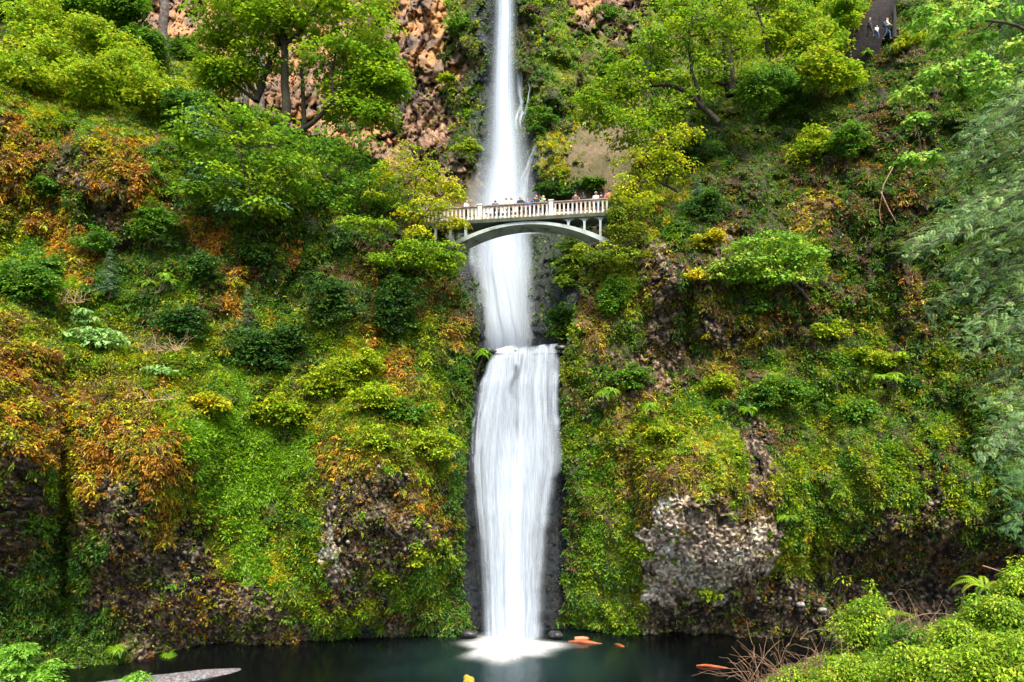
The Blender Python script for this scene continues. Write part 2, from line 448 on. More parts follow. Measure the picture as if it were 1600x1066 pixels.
far_ctrl = [(790,560,62.5),(790,540,63),(790,450,65),(790,340,68),(790,200,70),(790,100,70.5),(790,0,72),(790,-340,76),
 (740,540,61),(700,500,58.5),(730,420,63),(740,330,67),(700,250,70),(650,300,72),(650,100,76),(680,180,74),(600,200,76),(620,0,80),(500,100,84),(560,-200,84),
 (300,50,94),(200,0,98),(200,-300,110),(860,480,61.5),(850,400,63.5),(870,330,66),(850,250,68),(900,240,68),(930,270,66.5),(920,180,71),(880,100,73),(950,90,74),(1000,0,78),(1000,-300,84),
 (920,430,59),(900,520,57.5),(960,350,61),(1040,250,68),(1100,100,79),(1200,0,86),(1400,0,92),(1450,-300,98),(600,560,58),(500,400,66),(400,300,76),(1100,500,58),(1300,300,70)]
far_poly = [(150,-340),(1450,-340),(1450,330),(1100,600),(560,600),(150,330)]
far_bumps = [(905,262,55,50,2.0),(850,245,26,60,1.6),(735,270,30,45,1.5),(640,60,26,120,1.8),(880,120,40,60,.9),(690,150,30,30,1.2),(965,60,50,50,1.6)]
make_sheet('far', 'upper_cliff', 'tall rust orange and dark basalt cliff behind the upper waterfall and the bridge', (150, 1450, -340, 610), 2.5,
           far_ctrl, far_poly, far_type, far_bumps, 1.2, 300)

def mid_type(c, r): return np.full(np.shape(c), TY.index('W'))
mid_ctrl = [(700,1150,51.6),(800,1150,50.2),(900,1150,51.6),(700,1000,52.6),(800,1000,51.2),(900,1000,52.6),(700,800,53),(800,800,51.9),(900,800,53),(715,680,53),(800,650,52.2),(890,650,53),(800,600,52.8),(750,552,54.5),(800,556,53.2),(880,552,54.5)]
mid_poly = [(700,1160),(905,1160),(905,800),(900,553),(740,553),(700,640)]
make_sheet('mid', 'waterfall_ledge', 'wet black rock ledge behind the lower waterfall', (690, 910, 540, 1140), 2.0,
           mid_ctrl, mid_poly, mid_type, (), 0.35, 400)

def depth_at(key, px, py, smooth=False):
    s = SHEETS[key]
    i = int(round((px - s.box[0]) / s.step)); j = int(round((py - s.box[2]) / s.step))
    i = max(0, min(i, s.PX.shape[1] - 1)); j = max(0, min(j, s.PX.shape[0] - 1))
    return float(s.D[j, i])
# ---------------------------------------------------------------- water
def water_mat():
    m, nt, out = newmat('pool_water')
    tc = N(nt, 'ShaderNodeTexCoord')
    b = N(nt, 'ShaderNodeBsdfPrincipled', Roughness=0.18)
    b.inputs['IOR'].default_value = 1.33
    b.inputs['Specular IOR Level'].default_value = 0.5
    # blue-green where the plunging water stirs in air, dark elsewhere
    mp = N(nt, 'ShaderNodeMapping'); mp.inputs['Location'].default_value = (-0.1, -43.5, 0)
    vl = N(nt, 'ShaderNodeVectorMath', operation='LENGTH')
    sc_ = N(nt, 'ShaderNodeVectorMath', operation='MULTIPLY'); sc_.inputs[1].default_value = (1.0, 1.15, 1.0)
    nt.links.new(tc.outputs['Object'], mp.inputs['Vector']); nt.links.new(mp.outputs[0], sc_.inputs[0]); nt.links.new(sc_.outputs[0], vl.inputs[0])
    no = N(nt, 'ShaderNodeTexNoise', Scale=0.35, Detail=4.0)
    nt.links.new(tc.outputs['Object'], no.inputs['Vector'])
    ad = N(nt, 'ShaderNodeMath', operation='MULTIPLY_ADD'); ad.inputs[1].default_value = 7.0; ad.inputs[2].default_value = -3.5
    nt.links.new(no.outputs[0], ad.inputs[0])
    sm = N(nt, 'ShaderNodeMath', operation='ADD'); nt.links.new(vl.outputs['Value'], sm.inputs[0]); nt.links.new(ad.outputs[0], sm.inputs[1])
    mr = N(nt, 'ShaderNodeMapRange'); mr.inputs['From Min'].default_value = 1.0; mr.inputs['From Max'].default_value = 11.0
    nt.links.new(sm.outputs[0], mr.inputs['Value'])
    cr = N(nt, 'ShaderNodeValToRGB')
    cr.color_ramp.elements[0].color = (0.010, 0.026, 0.025, 1); cr.color_ramp.elements[1].color = (0.002, 0.003, 0.003, 1)
    nt.links.new(mr.outputs[0], cr.inputs[0]); nt.links.new(cr.outputs[0], b.inputs['Base Color'])
    n2 = N(nt, 'ShaderNodeTexNoise', Scale=1.2, Detail=3.0); mp2 = N(nt, 'ShaderNodeMapping'); mp2.inputs['Scale'].default_value = (1.0, 0.6, 1)
    nt.links.new(tc.outputs['Object'], mp2.inputs['Vector']); nt.links.new(mp2.outputs[0], n2.inputs['Vector'])
    bp = N(nt, 'ShaderNodeBump'); bp.inputs['Strength'].default_value = 0.25; bp.inputs['Distance'].default_value = 0.1
    nt.links.new(n2.outputs[0], bp.inputs['Height']); nt.links.new(bp.outputs[0], b.inputs['Normal'])
    nt.links.new(b.outputs[0], out.inputs['Surface'])
    return m

def spray_mat(name, c=(0.70, 0.79, 0.90), fine=1.0, sx=9.0, sy=0.35):
    """falling water: white droplets, only as solid as the 'Dens' attribute says"""
    m, nt, out = newmat(name)
    at = N(nt, 'ShaderNodeAttribute', attribute_name='Dens')
    uu = N(nt, 'ShaderNodeAttribute', attribute_name='U'); vv = N(nt, 'ShaderNodeAttribute', attribute_name='V')
    cm = N(nt, 'ShaderNodeCombineXYZ'); nt.links.new(uu.outputs['Fac'], cm.inputs[0]); nt.links.new(vv.outputs['Fac'], cm.inputs[1])
    mp = N(nt, 'ShaderNodeMapping'); mp.inputs['Scale'].default_value = (sx, sy, 1)
    no = N(nt, 'ShaderNodeTexNoise', Scale=1.0, Detail=5.0, Roughness=0.6)
    nt.links.new(cm.outputs[0], mp.inputs['Vector']); nt.links.new(mp.outputs[0], no.inputs['Vector'])
    mr = N(nt, 'ShaderNodeMapRange'); mr.inputs['From Min'].default_value = 0.3; mr.inputs['From Max'].default_value = 0.7
    mr.inputs['To Min'].default_value = 1 - 0.45 * fine; mr.inputs['To Max'].default_value = 1 + 0.35 * fine
    nt.links.new(no.outputs[0], mr.inputs['Value'])
    mu = N(nt, 'ShaderNodeMath', operation='MULTIPLY', use_clamp=True)
    nt.links.new(at.outputs['Fac'], mu.inputs[0]); nt.links.new(mr.outputs[0], mu.inputs[1])
    d = N(nt, 'ShaderNodeBsdfDiffuse'); d.inputs['Color'].default_value = (*c, 1)
    t = N(nt, 'ShaderNodeBsdfTranslucent'); t.inputs['Color'].default_value = (*c, 1)
    m1 = N(nt, 'ShaderNodeMixShader'); m1.inputs[0].default_value = 0.35
    nt.links.new(d.outputs[0], m1.inputs[1]); nt.links.new(t.outputs[0], m1.inputs[2])
    tr = N(nt, 'ShaderNodeBsdfTransparent')
    m2 = N(nt, 'ShaderNodeMixShader')
    nt.links.new(mu.outputs[0], m2.inputs[0]); nt.links.new(tr.outputs[0], m2.inputs[1]); nt.links.new(m1.outputs[0], m2.inputs[2])
    nt.links.new(m2.outputs[0], out.inputs['Surface'])
    return m
M_water = water_mat()
M_spray = spray_mat('falling_water')
M_mist = spray_mat('misty_water', fine=.28, sx=5.0, sy=.2)
M_foam = spray_mat('foam_water', (0.93, 0.96, 0.98), 0.5, 2.0, 2.0)

V = np.array([(-60, 5, 0), (60, 5, 0), (60, 56, 0), (-60, 56, 0)], dtype=float)
o = np_mesh('plunge_pool_water', V, np.array([[0, 1, 2, 3]]), M_water)
tag(o, 'dark teal plunge pool at the foot of the lower waterfall', 'pool', kind='structure')
V = np.array([(-120, -40, -2.2), (120, -40, -2.2), (120, 130, -2.2), (-120, 130, -2.2)], dtype=float)
o = np_mesh('ground', V, np.array([[0, 1, 2, 3]]), simple_mat('gorge_floor', (0.06, 0.05, 0.04), 0.9))
tag(o, 'dark stony gorge floor under the pool', 'ground', kind='structure')

def fall(name, label, rows, layers, mat, nu=90, nv=260, dens=None, bulge=0.35, seed=1, tilt=0.0):
    """rows: (py, px_left, px_right, depth).  Curved sheets of falling water one behind another."""
    r = np.array(rows, dtype=float)
    Vs, Fs, Ds, Us, Ws = [], [], [], [], []
    off = 0
    v = np.linspace(0, 1, nv); u = np.linspace(0, 1, nu)
    py = r[0, 0] + (r[-1, 0] - r[0, 0]) * v
    pl = np.interp(py, r[:, 0], r[:, 1]); pr = np.interp(py, r[:, 0], r[:, 2]); Y = np.interp(py, r[:, 0], r[:, 3])
    def sm(a):
        k = np.ones(9) / 9; return np.convolve(np.pad(a, 4, mode='edge'), k, mode='valid')
    pl, pr, Y = sm(pl), sm(pr), sm(Y)
    U, W = np.meshgrid(u, v)
    for L in range(layers):
        ridge = fbm(U * 14 + L * 7.3, W * 1.6, 0 * U, 3, seed + L)
        Yd = Y[:, None] + L * 0.28 + bulge * (np.abs(U - 0.5) * 2) ** 2 * 1.5 - ridge * bulge * 0.6
        jl = vnoise(W * 6, 0 * W, 0 * W, seed + 50 + L) * 2
        X = pl[:, None] + (pr - pl)[:, None] * U + jl
        PYg = py[:, None] + tilt * (U - .2 + .25 * vnoise(U * 9, 0 * U, 0 * U, 41)) * (1 - W) ** 8
        Vs.append(np.stack([(X - 800) / F * Yd, Yd, CAMZ + (HZ - PYg) / F * Yd], -1).reshape(-1, 3))
        idx = np.arange(nu * nv).reshape(nv, nu) + off
        Fs.append(np.stack([idx[:-1, :-1], idx[1:, :-1], idx[1:, 1:], idx[:-1, 1:]], -1).reshape(-1, 4))
        Ds.append(dens(U, W, X, PYg, L, seed).ravel()); Us.append((X / 12 + L * 5).ravel()); Ws.append((PYg / 12).ravel())
        off += nu * nv
    o = np_mesh(name, np.concatenate(Vs), np.concatenate(Fs), mat, extra={'Dens': np.clip(np.concatenate(Ds), 0, 1), 'U': np.concatenate(Us), 'V': np.concatenate(Ws)}, smooth=True)
    tag(o, label, 'waterfall', kind='structure')
    return o

def d_upper(U, W, X, PY, L, seed):
    e = np.abs(U - 0.5) * 2
    core = np.exp(-(e / (0.36 - 0.08 * sstep(150, 330, PY))) ** 2)
    mist = np.exp(-(e / 0.62) ** 2) * 0.5 * sstep(60, 330, PY)
    st = fbm(U * 10 + L, W * 1.0, 0 * U, 3, seed + 90 + L)
    return (core * 1.25 + mist) * (1 + 0.15 * st) * sstep(1.0, 0.75, e) * 0.50
fall('upper_waterfall', 'tall thin white waterfall plunging down the upper cliff behind the bridge',
     [(-340, 770, 806, 71.5), (0, 763, 813, 68.5), (120, 758, 818, 67.4), (200, 750, 826, 66.6), (250, 742, 834, 66), (300, 722, 848, 65.3), (366, 700, 868, 64.2)], 3, M_mist, 70, 260, d_upper, 0.5, 3)

def d_midf(U, W, X, PY, L, seed):
    e = np.abs(U - 0.5) * 2
    core = np.exp(-((X - (785 + 3 * np.sin(PY / 30))) / (30 + 8 * sstep(365, 430, PY))) ** 2)
    st = fbm(U * 20 + L * 3, W * 0.9, 0 * U, 4, seed + 20 + L)
    st2 = np.exp(-((X - (740 - 6 * sstep(365, 420, PY) + 3 * vnoise(PY / 12, 0 * PY, 0 * PY, 5))) / 3.5) ** 2) * sstep(450, 400, PY)
    return (core * 1.0 + 0.42 * np.exp(-(e / 0.75) ** 4) + 0.6 * st2 + 0.4 * st * np.exp(-(e / .8) ** 4)) * sstep(1.0, 0.7, e) * 0.38
fall('middle_cascade', 'wide veil of water under the bridge between the upper and lower waterfalls',
     [(345, 738, 836, 64.2), (420, 724, 842, 62.9), (490, 738, 850, 61.9), (560, 742, 862, 61.0)], 3, M_mist, 80, 160, d_midf, 0.4, 5)

def d_low(U, W, X, PY, L, seed):
    e = np.abs(U - 0.5) * 2
    warp = vnoise(PY / 60, U * 3, 0 * U, 7) * 0.02
    st = fbm((U + warp) * 9 + L * 3.1, PY / 420.0, 0 * U, 4, seed + 20 + L)
    st3 = fbm((U + warp) * 26 + L, PY / 160.0, 0 * U, 3, seed + 60 + L)
    d = 0.46 + 0.85 * st + 0.35 * st3
    # thin side threads on the left of the face, gaps near the brink
    left = sstep(757, 750, X) * sstep(600, 660, PY)
    d = d * (1 - left * 0.8) + left * 0.55 * (st3 > 0.12)
    right = sstep(0.86, 0.95, U) * sstep(640, 700, PY)
    d = d * (1 - right * .6)
    d = d + 0.5 * np.exp(-((U - 0.46) / 0.2) ** 2) * sstep(640, 740, PY) + 0.2 * sstep(900, 980, PY)
    gap = np.exp(-((X - 803 - 4 * np.sin(PY / 9)) / 5.0) ** 2) * sstep(565, 575, PY) * sstep(640, 590, PY)
    d = d * (1 - 0.7 * gap)
    d = d * sstep(535, 545, PY + 5 * vnoise(U * 12, 0 * U, 0 * U, 77) + 4 * (U - .5))
    rag = 0.09 * fbm(PY / 22.0, L * 3.0 + 0 * U, np.sign(U - .5), 3, seed + 8)
    edge = sstep(1.0, 0.84 - 0.28 * sstep(700, 900, PY), e + rag)
    return d * edge * 0.60
fall('lower_waterfall', 'broad white waterfall dropping from the ledge into the pool',
     [(543, 770, 872, 53.6), (548, 767, 873, 52.8), (556, 763, 874, 52.0), (600, 750, 874, 51.0), (650, 739, 876, 50.5), (700, 732, 879, 50.1), (722, 730, 880, 50.0), (745, 731, 874, 49.9), (770, 733, 868, 49.8), (800, 736, 864, 49.6), (850, 741, 859, 49.4), (920, 748, 854, 49.1), (1001, 750, 850, 48.9)],
     3, M_spray, 130, 300, d_low, 0.3, 9, tilt=-9.0)

def d_thin(U, W, X, PY, L, seed):
    e = np.abs(U - 0.5) * 2
    return (0.35 + 0.9 * fbm(U * 7, PY / 26., 0 * U, 3, seed)) * sstep(1, .4, e) * sstep(0, .1, W) * sstep(1, .9, W)
for nm, rws, lab in ((1, [(92,803,812),(130,806,820),(165,806,823),(205,802,812)], 'thin side trickle on the dark rock right of the upper waterfall'), (2, [(128,826,829),(160,821,826),(195,808,820)], 'short slanting trickle beside the upper waterfall'), (3, [(222,836,846),(250,820,838),(285,810,830),(330,806,824)], 'curved side stream sliding over the mossy rock dome')):
    fall('side_waterfall', lab, [(y, a, b, depth_at('far', (a + b) / 2, y) - .45) for y, a, b in rws], 1, M_spray, 24, 60, d_thin, 0.1, 30 + nm)
# basin behind the lower brink
V = np.array([P(735, 558, 52.6), P(885, 556, 52.6), P(900, 548.5, 63.5), P(715, 548.5, 63.5)])
V[:, 2] = V[0, 2] = P(800, 553.5, 53.0)[2]
o = np_mesh('upper_basin_water', V, np.array([[0, 1, 2, 3]]), M_water)
tag(o, 'small basin of water between the middle cascade and the lower brink', 'pool', kind='structure')

# foam boil where the lower fall lands
nr, na = 40, 120
rr = np.linspace(0.02, 1, nr); aa = np.linspace(0, 2 * PI, na, endpoint=False)
R_, A_ = np.meshgrid(rr, aa, indexing='ij')
lobes = 1 + 0.16 * np.sin(A_ * 3 + 1.1) + 0.10 * np.sin(A_ * 7 + .3)
X = -0.2 + 4.4 * R_ * np.cos(A_) * lobes; Yg = 46.9 + 4.2 * R_ * np.sin(A_) * lobes
Zg = 0.03 + 0.5 * np.exp(-(R_ / 0.45) ** 2) + 0.05 * vnoise(X * 2, Yg * 2, 0 * X, 3) * (1 - R_)
dn = np.clip(1.35 * np.exp(-(R_ / 0.62) ** 2.6) * (1 + 0.5 * fbm(A_ * 9, R_ * 1.5, 0 * R_, 3, 5) * R_), 0, 1) * sstep(1.0, 0.6, R_)
idx = np.arange(nr * na).reshape(nr, na); nx_ = np.roll(idx, -1, axis=1)
q = np.stack([idx[:-1], idx[1:], nx_[1:], nx_[:-1]], -1).reshape(-1, 4)
o = np_mesh('foam', np.stack([X, Yg, Zg], -1).reshape(-1, 3), q, M_foam, extra={'Dens': dn, 'U': A_ * 4, 'V': R_ * 2}, smooth=True)
tag(o, 'white foam spreading where the lower waterfall hits the pool', 'foam', kind='stuff')
# ---------------------------------------------------------------- foliage tools
def unit(a):
    return a / (np.linalg.norm(a, axis=-1, keepdims=True) + 1e-9)
def rdir(n):
    v = rng.normal(size=(n, 3)); return unit(v)

class Foliage:
    def __init__(self): self.V, self.C = [], []
    def leaves(self, P0, A, Nn, L, W, C, droop=0.15, mid=0.5):
        """pointed leaf quads: base point, axis, face normal, length, width, colour"""
        n = len(P0)
        if n == 0: return
        L = np.broadcast_to(L, (n,))[:, None]; W = np.broadcast_to(W, (n,))[:, None]
        A = unit(A); S = unit(np.cross(A, Nn)); Nn = np.cross(S, A)
        m = P0 + A * L * mid + Nn * W * 0.12
        tip = P0 + A * L - Nn * L * droop
        v = np.stack([P0, m + S * W * 0.5, tip, m - S * W * 0.5], 1)
        self.V.append(v.reshape(-1, 3).astype(np.float32))
        C = C * 1.35
        self.C.append(np.repeat(C, 4, axis=0).astype(np.float32))
    def strip(self, P0, A, Nn, L, W, C, droop=0.6, seg=3):
        """arching frond made of chained leaf-shaped lengths, drooping with gravity"""
        n = len(P0)
        if n == 0: return
        L = np.broadcast_to(L, (n,)); W = np.broadcast_to(W, (n,))
        p = P0; a = unit(A)
        for k in range(seg):
            w = W * (1.0 - 0.25 * k)
            self.leaves(p, a, Nn, L / seg * 1.15, w, C * (1 + 0.06 * k), 0.05, 0.45)
            p = p + a * (L / seg)[:, None]
            a = unit(a + np.array([0, 0, -droop]))
    def build(self, name, mat, parent=None, origin=None):
        if not self.V: return None
        V = np.concatenate(self.V); C = np.concatenate(self.C)
        return np_mesh(name, V, np.arange(len(V)).reshape(-1, 4), mat, parent, C, origin)

UP = np.array([0.0, 0.0, 1.0])
LIME = np.array([[.25, .34, .012], [.18, .30, .012], [.31, .34, .015]])
LEAF = np.array([[.10, .22, .012], [.15, .28, .014], [.21, .30, .012]])
MID = np.array([[.05, .14, .02], [.08, .19, .02], [.11, .20, .012]])
DARK = np.array([[.028, .08, .018], [.045, .125, .022], [.06, .12, .012]])
TEAL = np.array([[.05, .12, .06], [.08, .17, .07], [.06, .15, .04]])
ORNG = np.array([[.42, .20, .018], [.33, .14, .018], [.42, .28, .015], [.20, .09, .018], [.28, .17, .02]])
YELL = np.array([[.42, .39, .014], [.29, .34, .012], [.46, .33, .014], [.22, .27, .015]])
GRAS = np.array([[.15, .30, .010], [.21, .35, .014], [.11, .24, .012]])
BROW = np.array([[.14, .08, .03], [.20, .13, .05], [.09, .06, .02], [.17, .16, .03]])
OLIV = np.array([[.11, .12, .012], [.16, .17, .012], [.08, .09, .015]])

def pick(pal, n, var=0.16):
    c = pal[rng.integers(0, len(pal), n)]
    return c * (1 + var * rng.normal(size=(n, 1)).clip(-2, 2) * 0.6)

def sheet_points(s, n, lo=None):
    """random surface points, normals, types over the part of a sheet that can come into view"""
    h, w_ = s.q.shape
    wt = s.q.astype(float)
    px = s.PX[:-1, :-1]; py = s.PY[:-1, :-1]
    vis = (px > -70) & (px < 1670) & (py > -60) & (py < 1085)
    wt = wt * np.where(vis, 1.0, 0.10)
    cdf = np.cumsum(wt.ravel()); cdf /= cdf[-1]
    k = np.searchsorted(cdf, rng.random(n))
    j, i = k // w_, k % w_
    a, b = rng.random((2, n, 1))
    p = s.V[j, i] * (1 - a) * (1 - b) + s.V[j, i + 1] * a * (1 - b) + s.V[j + 1, i] * (1 - a) * b + s.V[j + 1, i + 1] * a * b
    return p, s.n[j, i], s.T[j, i], s.PX[j, i], s.PY[j, i]

#          P    R    K     W    O    Y    G    L    D    B    T
DENS = np.array([.05, .17, .03, .10, .85, 1., 1., 1., .95, .60, .03])
PALS = {'P': [BROW, OLIV], 'R': [OLIV, LEAF, BROW, ORNG * .8, YELL * .8], 'K': [OLIV, BROW, LEAF], 'W': [MID, DARK], 'O': [ORNG, ORNG, OLIV, YELL, BROW], 'Y': [YELL, LEAF, OLIV, LIME],
        'G': [GRAS, GRAS, LEAF], 'L': [LEAF, MID, LIME, OLIV], 'D': [DARK, MID, MID, OLIV, DARK], 'B': [OLIV, BROW, MID, DARK, ORNG], 'T': [OLIV]}

def type_colors(T, key):
    """palette choice is shared by neighbours: key in 0..1 (smooth noise) + jitter"""
    C = np.zeros((len(T), 3))
    for ti, t in enumerate(TY):
        m = np.where(T == ti)[0]
        if not len(m): continue
        pals = PALS[t]
        kk = np.clip(((key[m] + rng.normal(size=len(m)) * 0.07) * len(pals)).astype(int), 0, len(pals) - 1)
        for pi, pal in enumerate(pals):
            mm = m[kk == pi]
            C[mm] = pick(pal, len(mm))
    return C

def patch_key(p, sc_=1.1, seed=0):
    return np.clip(0.5 + 0.9 * fbm(p[:, 0] / sc_, p[:, 2] / sc_, p[:, 1] / sc_, 3, seed), 0, .999)

def cover(sheet, n_small, n_bush, n_frond, n_grass, scale=1.0, seed=0, name='', label=''):
    s = SHEETS[sheet]; f = Foliage()
    iT = {t: k for k, t in enumerate(TY)}
    # small leaf rosettes
    p, nn, T, px, py = sheet_points(s, n_small)
    dn = DENS[T] * (0.35 + 1.1 * sstep(-0.25, 0.25, fbm(p[:, 0] / .9, p[:, 2] / .9, p[:, 1] / .9, 3, seed + 4)))
    keep = rng.random(len(p)) < dn * (0.6 + 0.55 * sstep(-.3, .6, nn[:, 2]))
    p, nn, T = p[keep], nn[keep], T[keep]
    C = type_colors(T, patch_key(p, 1.5, seed + 6))
    zs = 1.15 + 1.1 * fbm(p[:, 0] / 1.2, p[:, 2] / 1.2, p[:, 1] / 2, 2, seed + 8)
    for k in range(3):
        d = rdir(len(p))
        hang = np.where((T == iT['O'])[:, None], np.array([0, 0, -0.9]), np.array([0, 0, 0.15]))
        A = unit(d * 0.8 + nn * 0.5 + hang)
        fn = unit(nn * 0.5 + UP * 0.7 + rdir(len(p)) * 0.45)
        L = scale * rng.uniform(0.09, 0.20, len(p)) * zs
        f.leaves(p + nn * rng.uniform(0.0, 0.10, (len(p), 1)) + d * 0.06, A, fn, L, L * 0.7, C * rng.uniform(0.75, 1.25, (len(p), 1)))
    # cushions and little bushes
    p, nn, T, px, py = sheet_points(s, n_bush)
    bd = np.array([.03, .05, .01, .0, .45, .75, .35, .9, 1., .5, .01])[T] * (0.2 + 1.1 * sstep(-0.2, 0.3, fbm(p[:, 0] / 2.1, p[:, 2] / 2.1, p[:, 1] / 2.1, 3, seed + 14)))
    keep = rng.random(len(p)) < bd
    p, nn, T = p[keep], nn[keep], T[keep]
    Cb = type_colors(T, patch_key(p, 2.2, seed + 16))
    rad = scale * rng.uniform(0.16, 0.42, len(p)) * np.where(rng.random(len(p)) < 0.15, 1.7, 1.0)
    m = 26
    P_ = np.repeat(p, m, 0); R_ = np.repeat(rad, m); N_ = np.repeat(nn, m, 0); C_ = np.repeat(Cb, m, 0)
    d = unit(rdir(len(P_)) + N_ * 0.6 + UP * 0.35)
    q = P_ + d * (R_ * rng.uniform(0.5, 1.0, len(P_)))[:, None]
    L = scale * rng.uniform(0.11, 0.23, len(P_))
    f.leaves(q, unit(d + rdir(len(q)) * 0.7 + np.array([0, 0, -0.25])), unit(d * 0.5 + UP * 0.8 + rdir(len(q)) * 0.35), L, L * 0.65, C_ * rng.uniform(0.7, 1.3, (len(q), 1)))
    # hanging fronds and ferns
    p, nn, T, px, py = sheet_points(s, n_frond)
    fd = np.array([.02, .10, .02, .0, 1., .5, .1, .25, .7, .7, .0])[T]
    keep = rng.random(len(p)) < fd
    p, nn, T = p[keep], nn[keep], T[keep]
    Cf = type_colors(T, patch_key(p, 1.6, seed + 26))
    for k in range(5):
        side = unit(np.cross(nn, UP)) * rng.uniform(-1, 1, (len(p), 1))
        A = unit(nn * 0.5 + side * 0.9 + UP * rng.uniform(-.3, .5, (len(p), 1)))
        L = scale * rng.uniform(0.22, 0.6, len(p))
        f.strip(p + nn * 0.08, A, unit(nn + UP * 0.5), L, L * 0.26, Cf * rng.uniform(0.7, 1.25, (len(p), 1)), droop=0.75)
    # grass
    p, nn, T, px, py = sheet_points(s, n_grass)
    gd = np.array([.01, .02, .01, .0, .06, .3, 1., .10, .03, .06, .0])[T]
    keep = rng.random(len(p)) < gd
    p, nn, T = p[keep], nn[keep], T[keep]
    Cg = np.where((T == iT['G'])[:, None], pick(GRAS, len(p)), pick(YELL, len(p)) * 0.9)
    for k in range(5):
        A = unit(nn * 0.45 + rdir(len(p)) * 0.45 + UP * rng.uniform(-1.0, .8, (len(p), 1)))
        L = scale * rng.uniform(0.18, 0.42, len(p))
        f.leaves(p + rdir(len(p)) * 0.12, A, unit(nn + rdir(len(p)) * .4 + UP * .3), L, L * 0.14 + 0.015, Cg * rng.uniform(0.65, 1.3, (len(p), 1)), droop=0.35)
    o = f.build(name, M_leaf)
    tag(o, label, 'ground cover', kind='stuff')
    return o

cover('left', 330000, 11000, 15000, 42000, 1.0, 500, 'left_cliff_greenery', 'moss, hanging ferns, grass and small leaves covering the cliff left of the falls')
PALS['O'] = [np.array([[.34,.22,.015],[.26,.17,.02],[.18,.12,.02]]), BROW, OLIV, YELL, BROW]; PALS['D'] = [DARK, MID, MID, OLIV, MID, BROW * .8]
cover('right', 260000, 9000, 13000, 24000, 1.0, 600, 'right_cliff_greenery', 'moss, ferns and small bright leaves covering the cliff right of the falls')
cover('far', 120000, 3600, 3500, 4000, 1.35, 700, 'upper_cliff_greenery', 'green patches growing on the rust orange upper cliff')

# ---------------------------------------------------------------- tubes
def tube(paths, sides=6):
    """paths: list of (points, radii) -> verts, faces of tapered tubes"""
    Vs, Fs = [], []; off = 0
    for pts, rad in paths:
        pts = np.asarray(pts, float); n = len(pts)
        rad = np.broadcast_to(rad, (n,))
        t = np.gradient(pts, axis=0); t = unit(t)
        ref = np.array([0.0, 1.0, 0.0]) if abs(t[0, 1]) < 0.9 else np.array([1.0, 0, 0])
        a = unit(np.cross(t, ref)); b = np.cross(t, a)
        ang = np.linspace(0, 2 * PI, sides, endpoint=False)
        ring = pts[:, None] + rad[:, None, None] * (np.cos(ang)[None, :, None] * a[:, None] + np.sin(ang)[None, :, None] * b[:, None])
        Vs.append(ring.reshape(-1, 3))
        idx = np.arange(n * sides).reshape(n, sides) + off
        nx = np.roll(idx, -1, axis=1)
        Fs.append(np.stack([idx[:-1], nx[:-1], nx[1:], idx[1:]], -1).reshape(-1, 4))
        off += n * sides
        Vs.append(pts[-1:] + t[-1:] * rad[-1]); tip = off; off += 1
        last = idx[-1]; Fs.append(np.stack([last, np.roll(last, -1), np.full(sides, tip), np.full(sides, tip)], -1)[:, :3])
    q = np.concatenate([f for f in Fs if f.shape[1] == 4]); tr = np.concatenate([f for f in Fs if f.shape[1] == 3])
    return np.concatenate(Vs), [q, tr]

def wander(a, b, n=8, amp=0.12, sag=0.0):
    a, b = np.asarray(a, float), np.asarray(b, float)
    t = np.linspace(0, 1, n)[:, None]
    L = np.linalg.norm(b - a)
    k = rng.normal(size=(n, 3)) * amp * L * 0.35; k[0] = 0; k[-1] = 0
    k = np.cumsum(k, 0) * 0.5; k -= t * k[-1]
    return a + (b - a) * t + k + np.array([0, 0, 1.0]) * (sag * L * 4 * t * (1 - t))

def spray_cloud(f, centres, radii, pal, n_spray, n_leaf, L, spray_r, flat=0.35, tint=0.2, hang=0.35, wl=0.75):
    """layered sprays of leaves filling ellipsoids; sprays are shallow domes, brighter-leaved variants mixed in"""
    tips = []
    for c, r in zip(centres, radii):
        d = rdir(n_spray)
        q = np.asarray(c) + d * np.asarray(r) * (rng.uniform(0.25, 1.0, (n_spray, 1)) ** 0.45)
        tips.append(q)
        sr = spray_r * rng.uniform(0.6, 1.4, n_spray)
        cc = pick(pal, n_spray, tint)
        Q = np.repeat(q, n_leaf, 0); SR = np.repeat(sr, n_leaf); CC = np.repeat(cc, n_leaf, 0)
        ang = rng.uniform(0, 2 * PI, len(Q)); rr = np.sqrt(rng.random(len(Q)))
        tilt = np.repeat(d * np.array([.5, .5, 0]), n_leaf, 0)
        h = np.stack([np.cos(ang), np.sin(ang), 0 * ang], -1)
        off = h * (rr * SR)[:, None]
        off[:, 2] = -flat * SR * rr ** 2 - (off * tilt).sum(-1) * 0.8 + rng.normal(size=len(Q)) * 0.16 * SR
        A = unit(h + tilt * .5 + rdir(len(Q)) * 0.5 + np.array([0, 0, -hang]))
        Nn = unit(UP + rdir(len(Q)) * 0.35 + h * 0.25)
        LL = L * rng.uniform(0.6, 1.25, len(Q))
        f.leaves(Q + off, A, Nn, LL, LL * wl, CC * rng.uniform(0.75, 1.25, (len(Q), 1)), 0.22)
    return tips

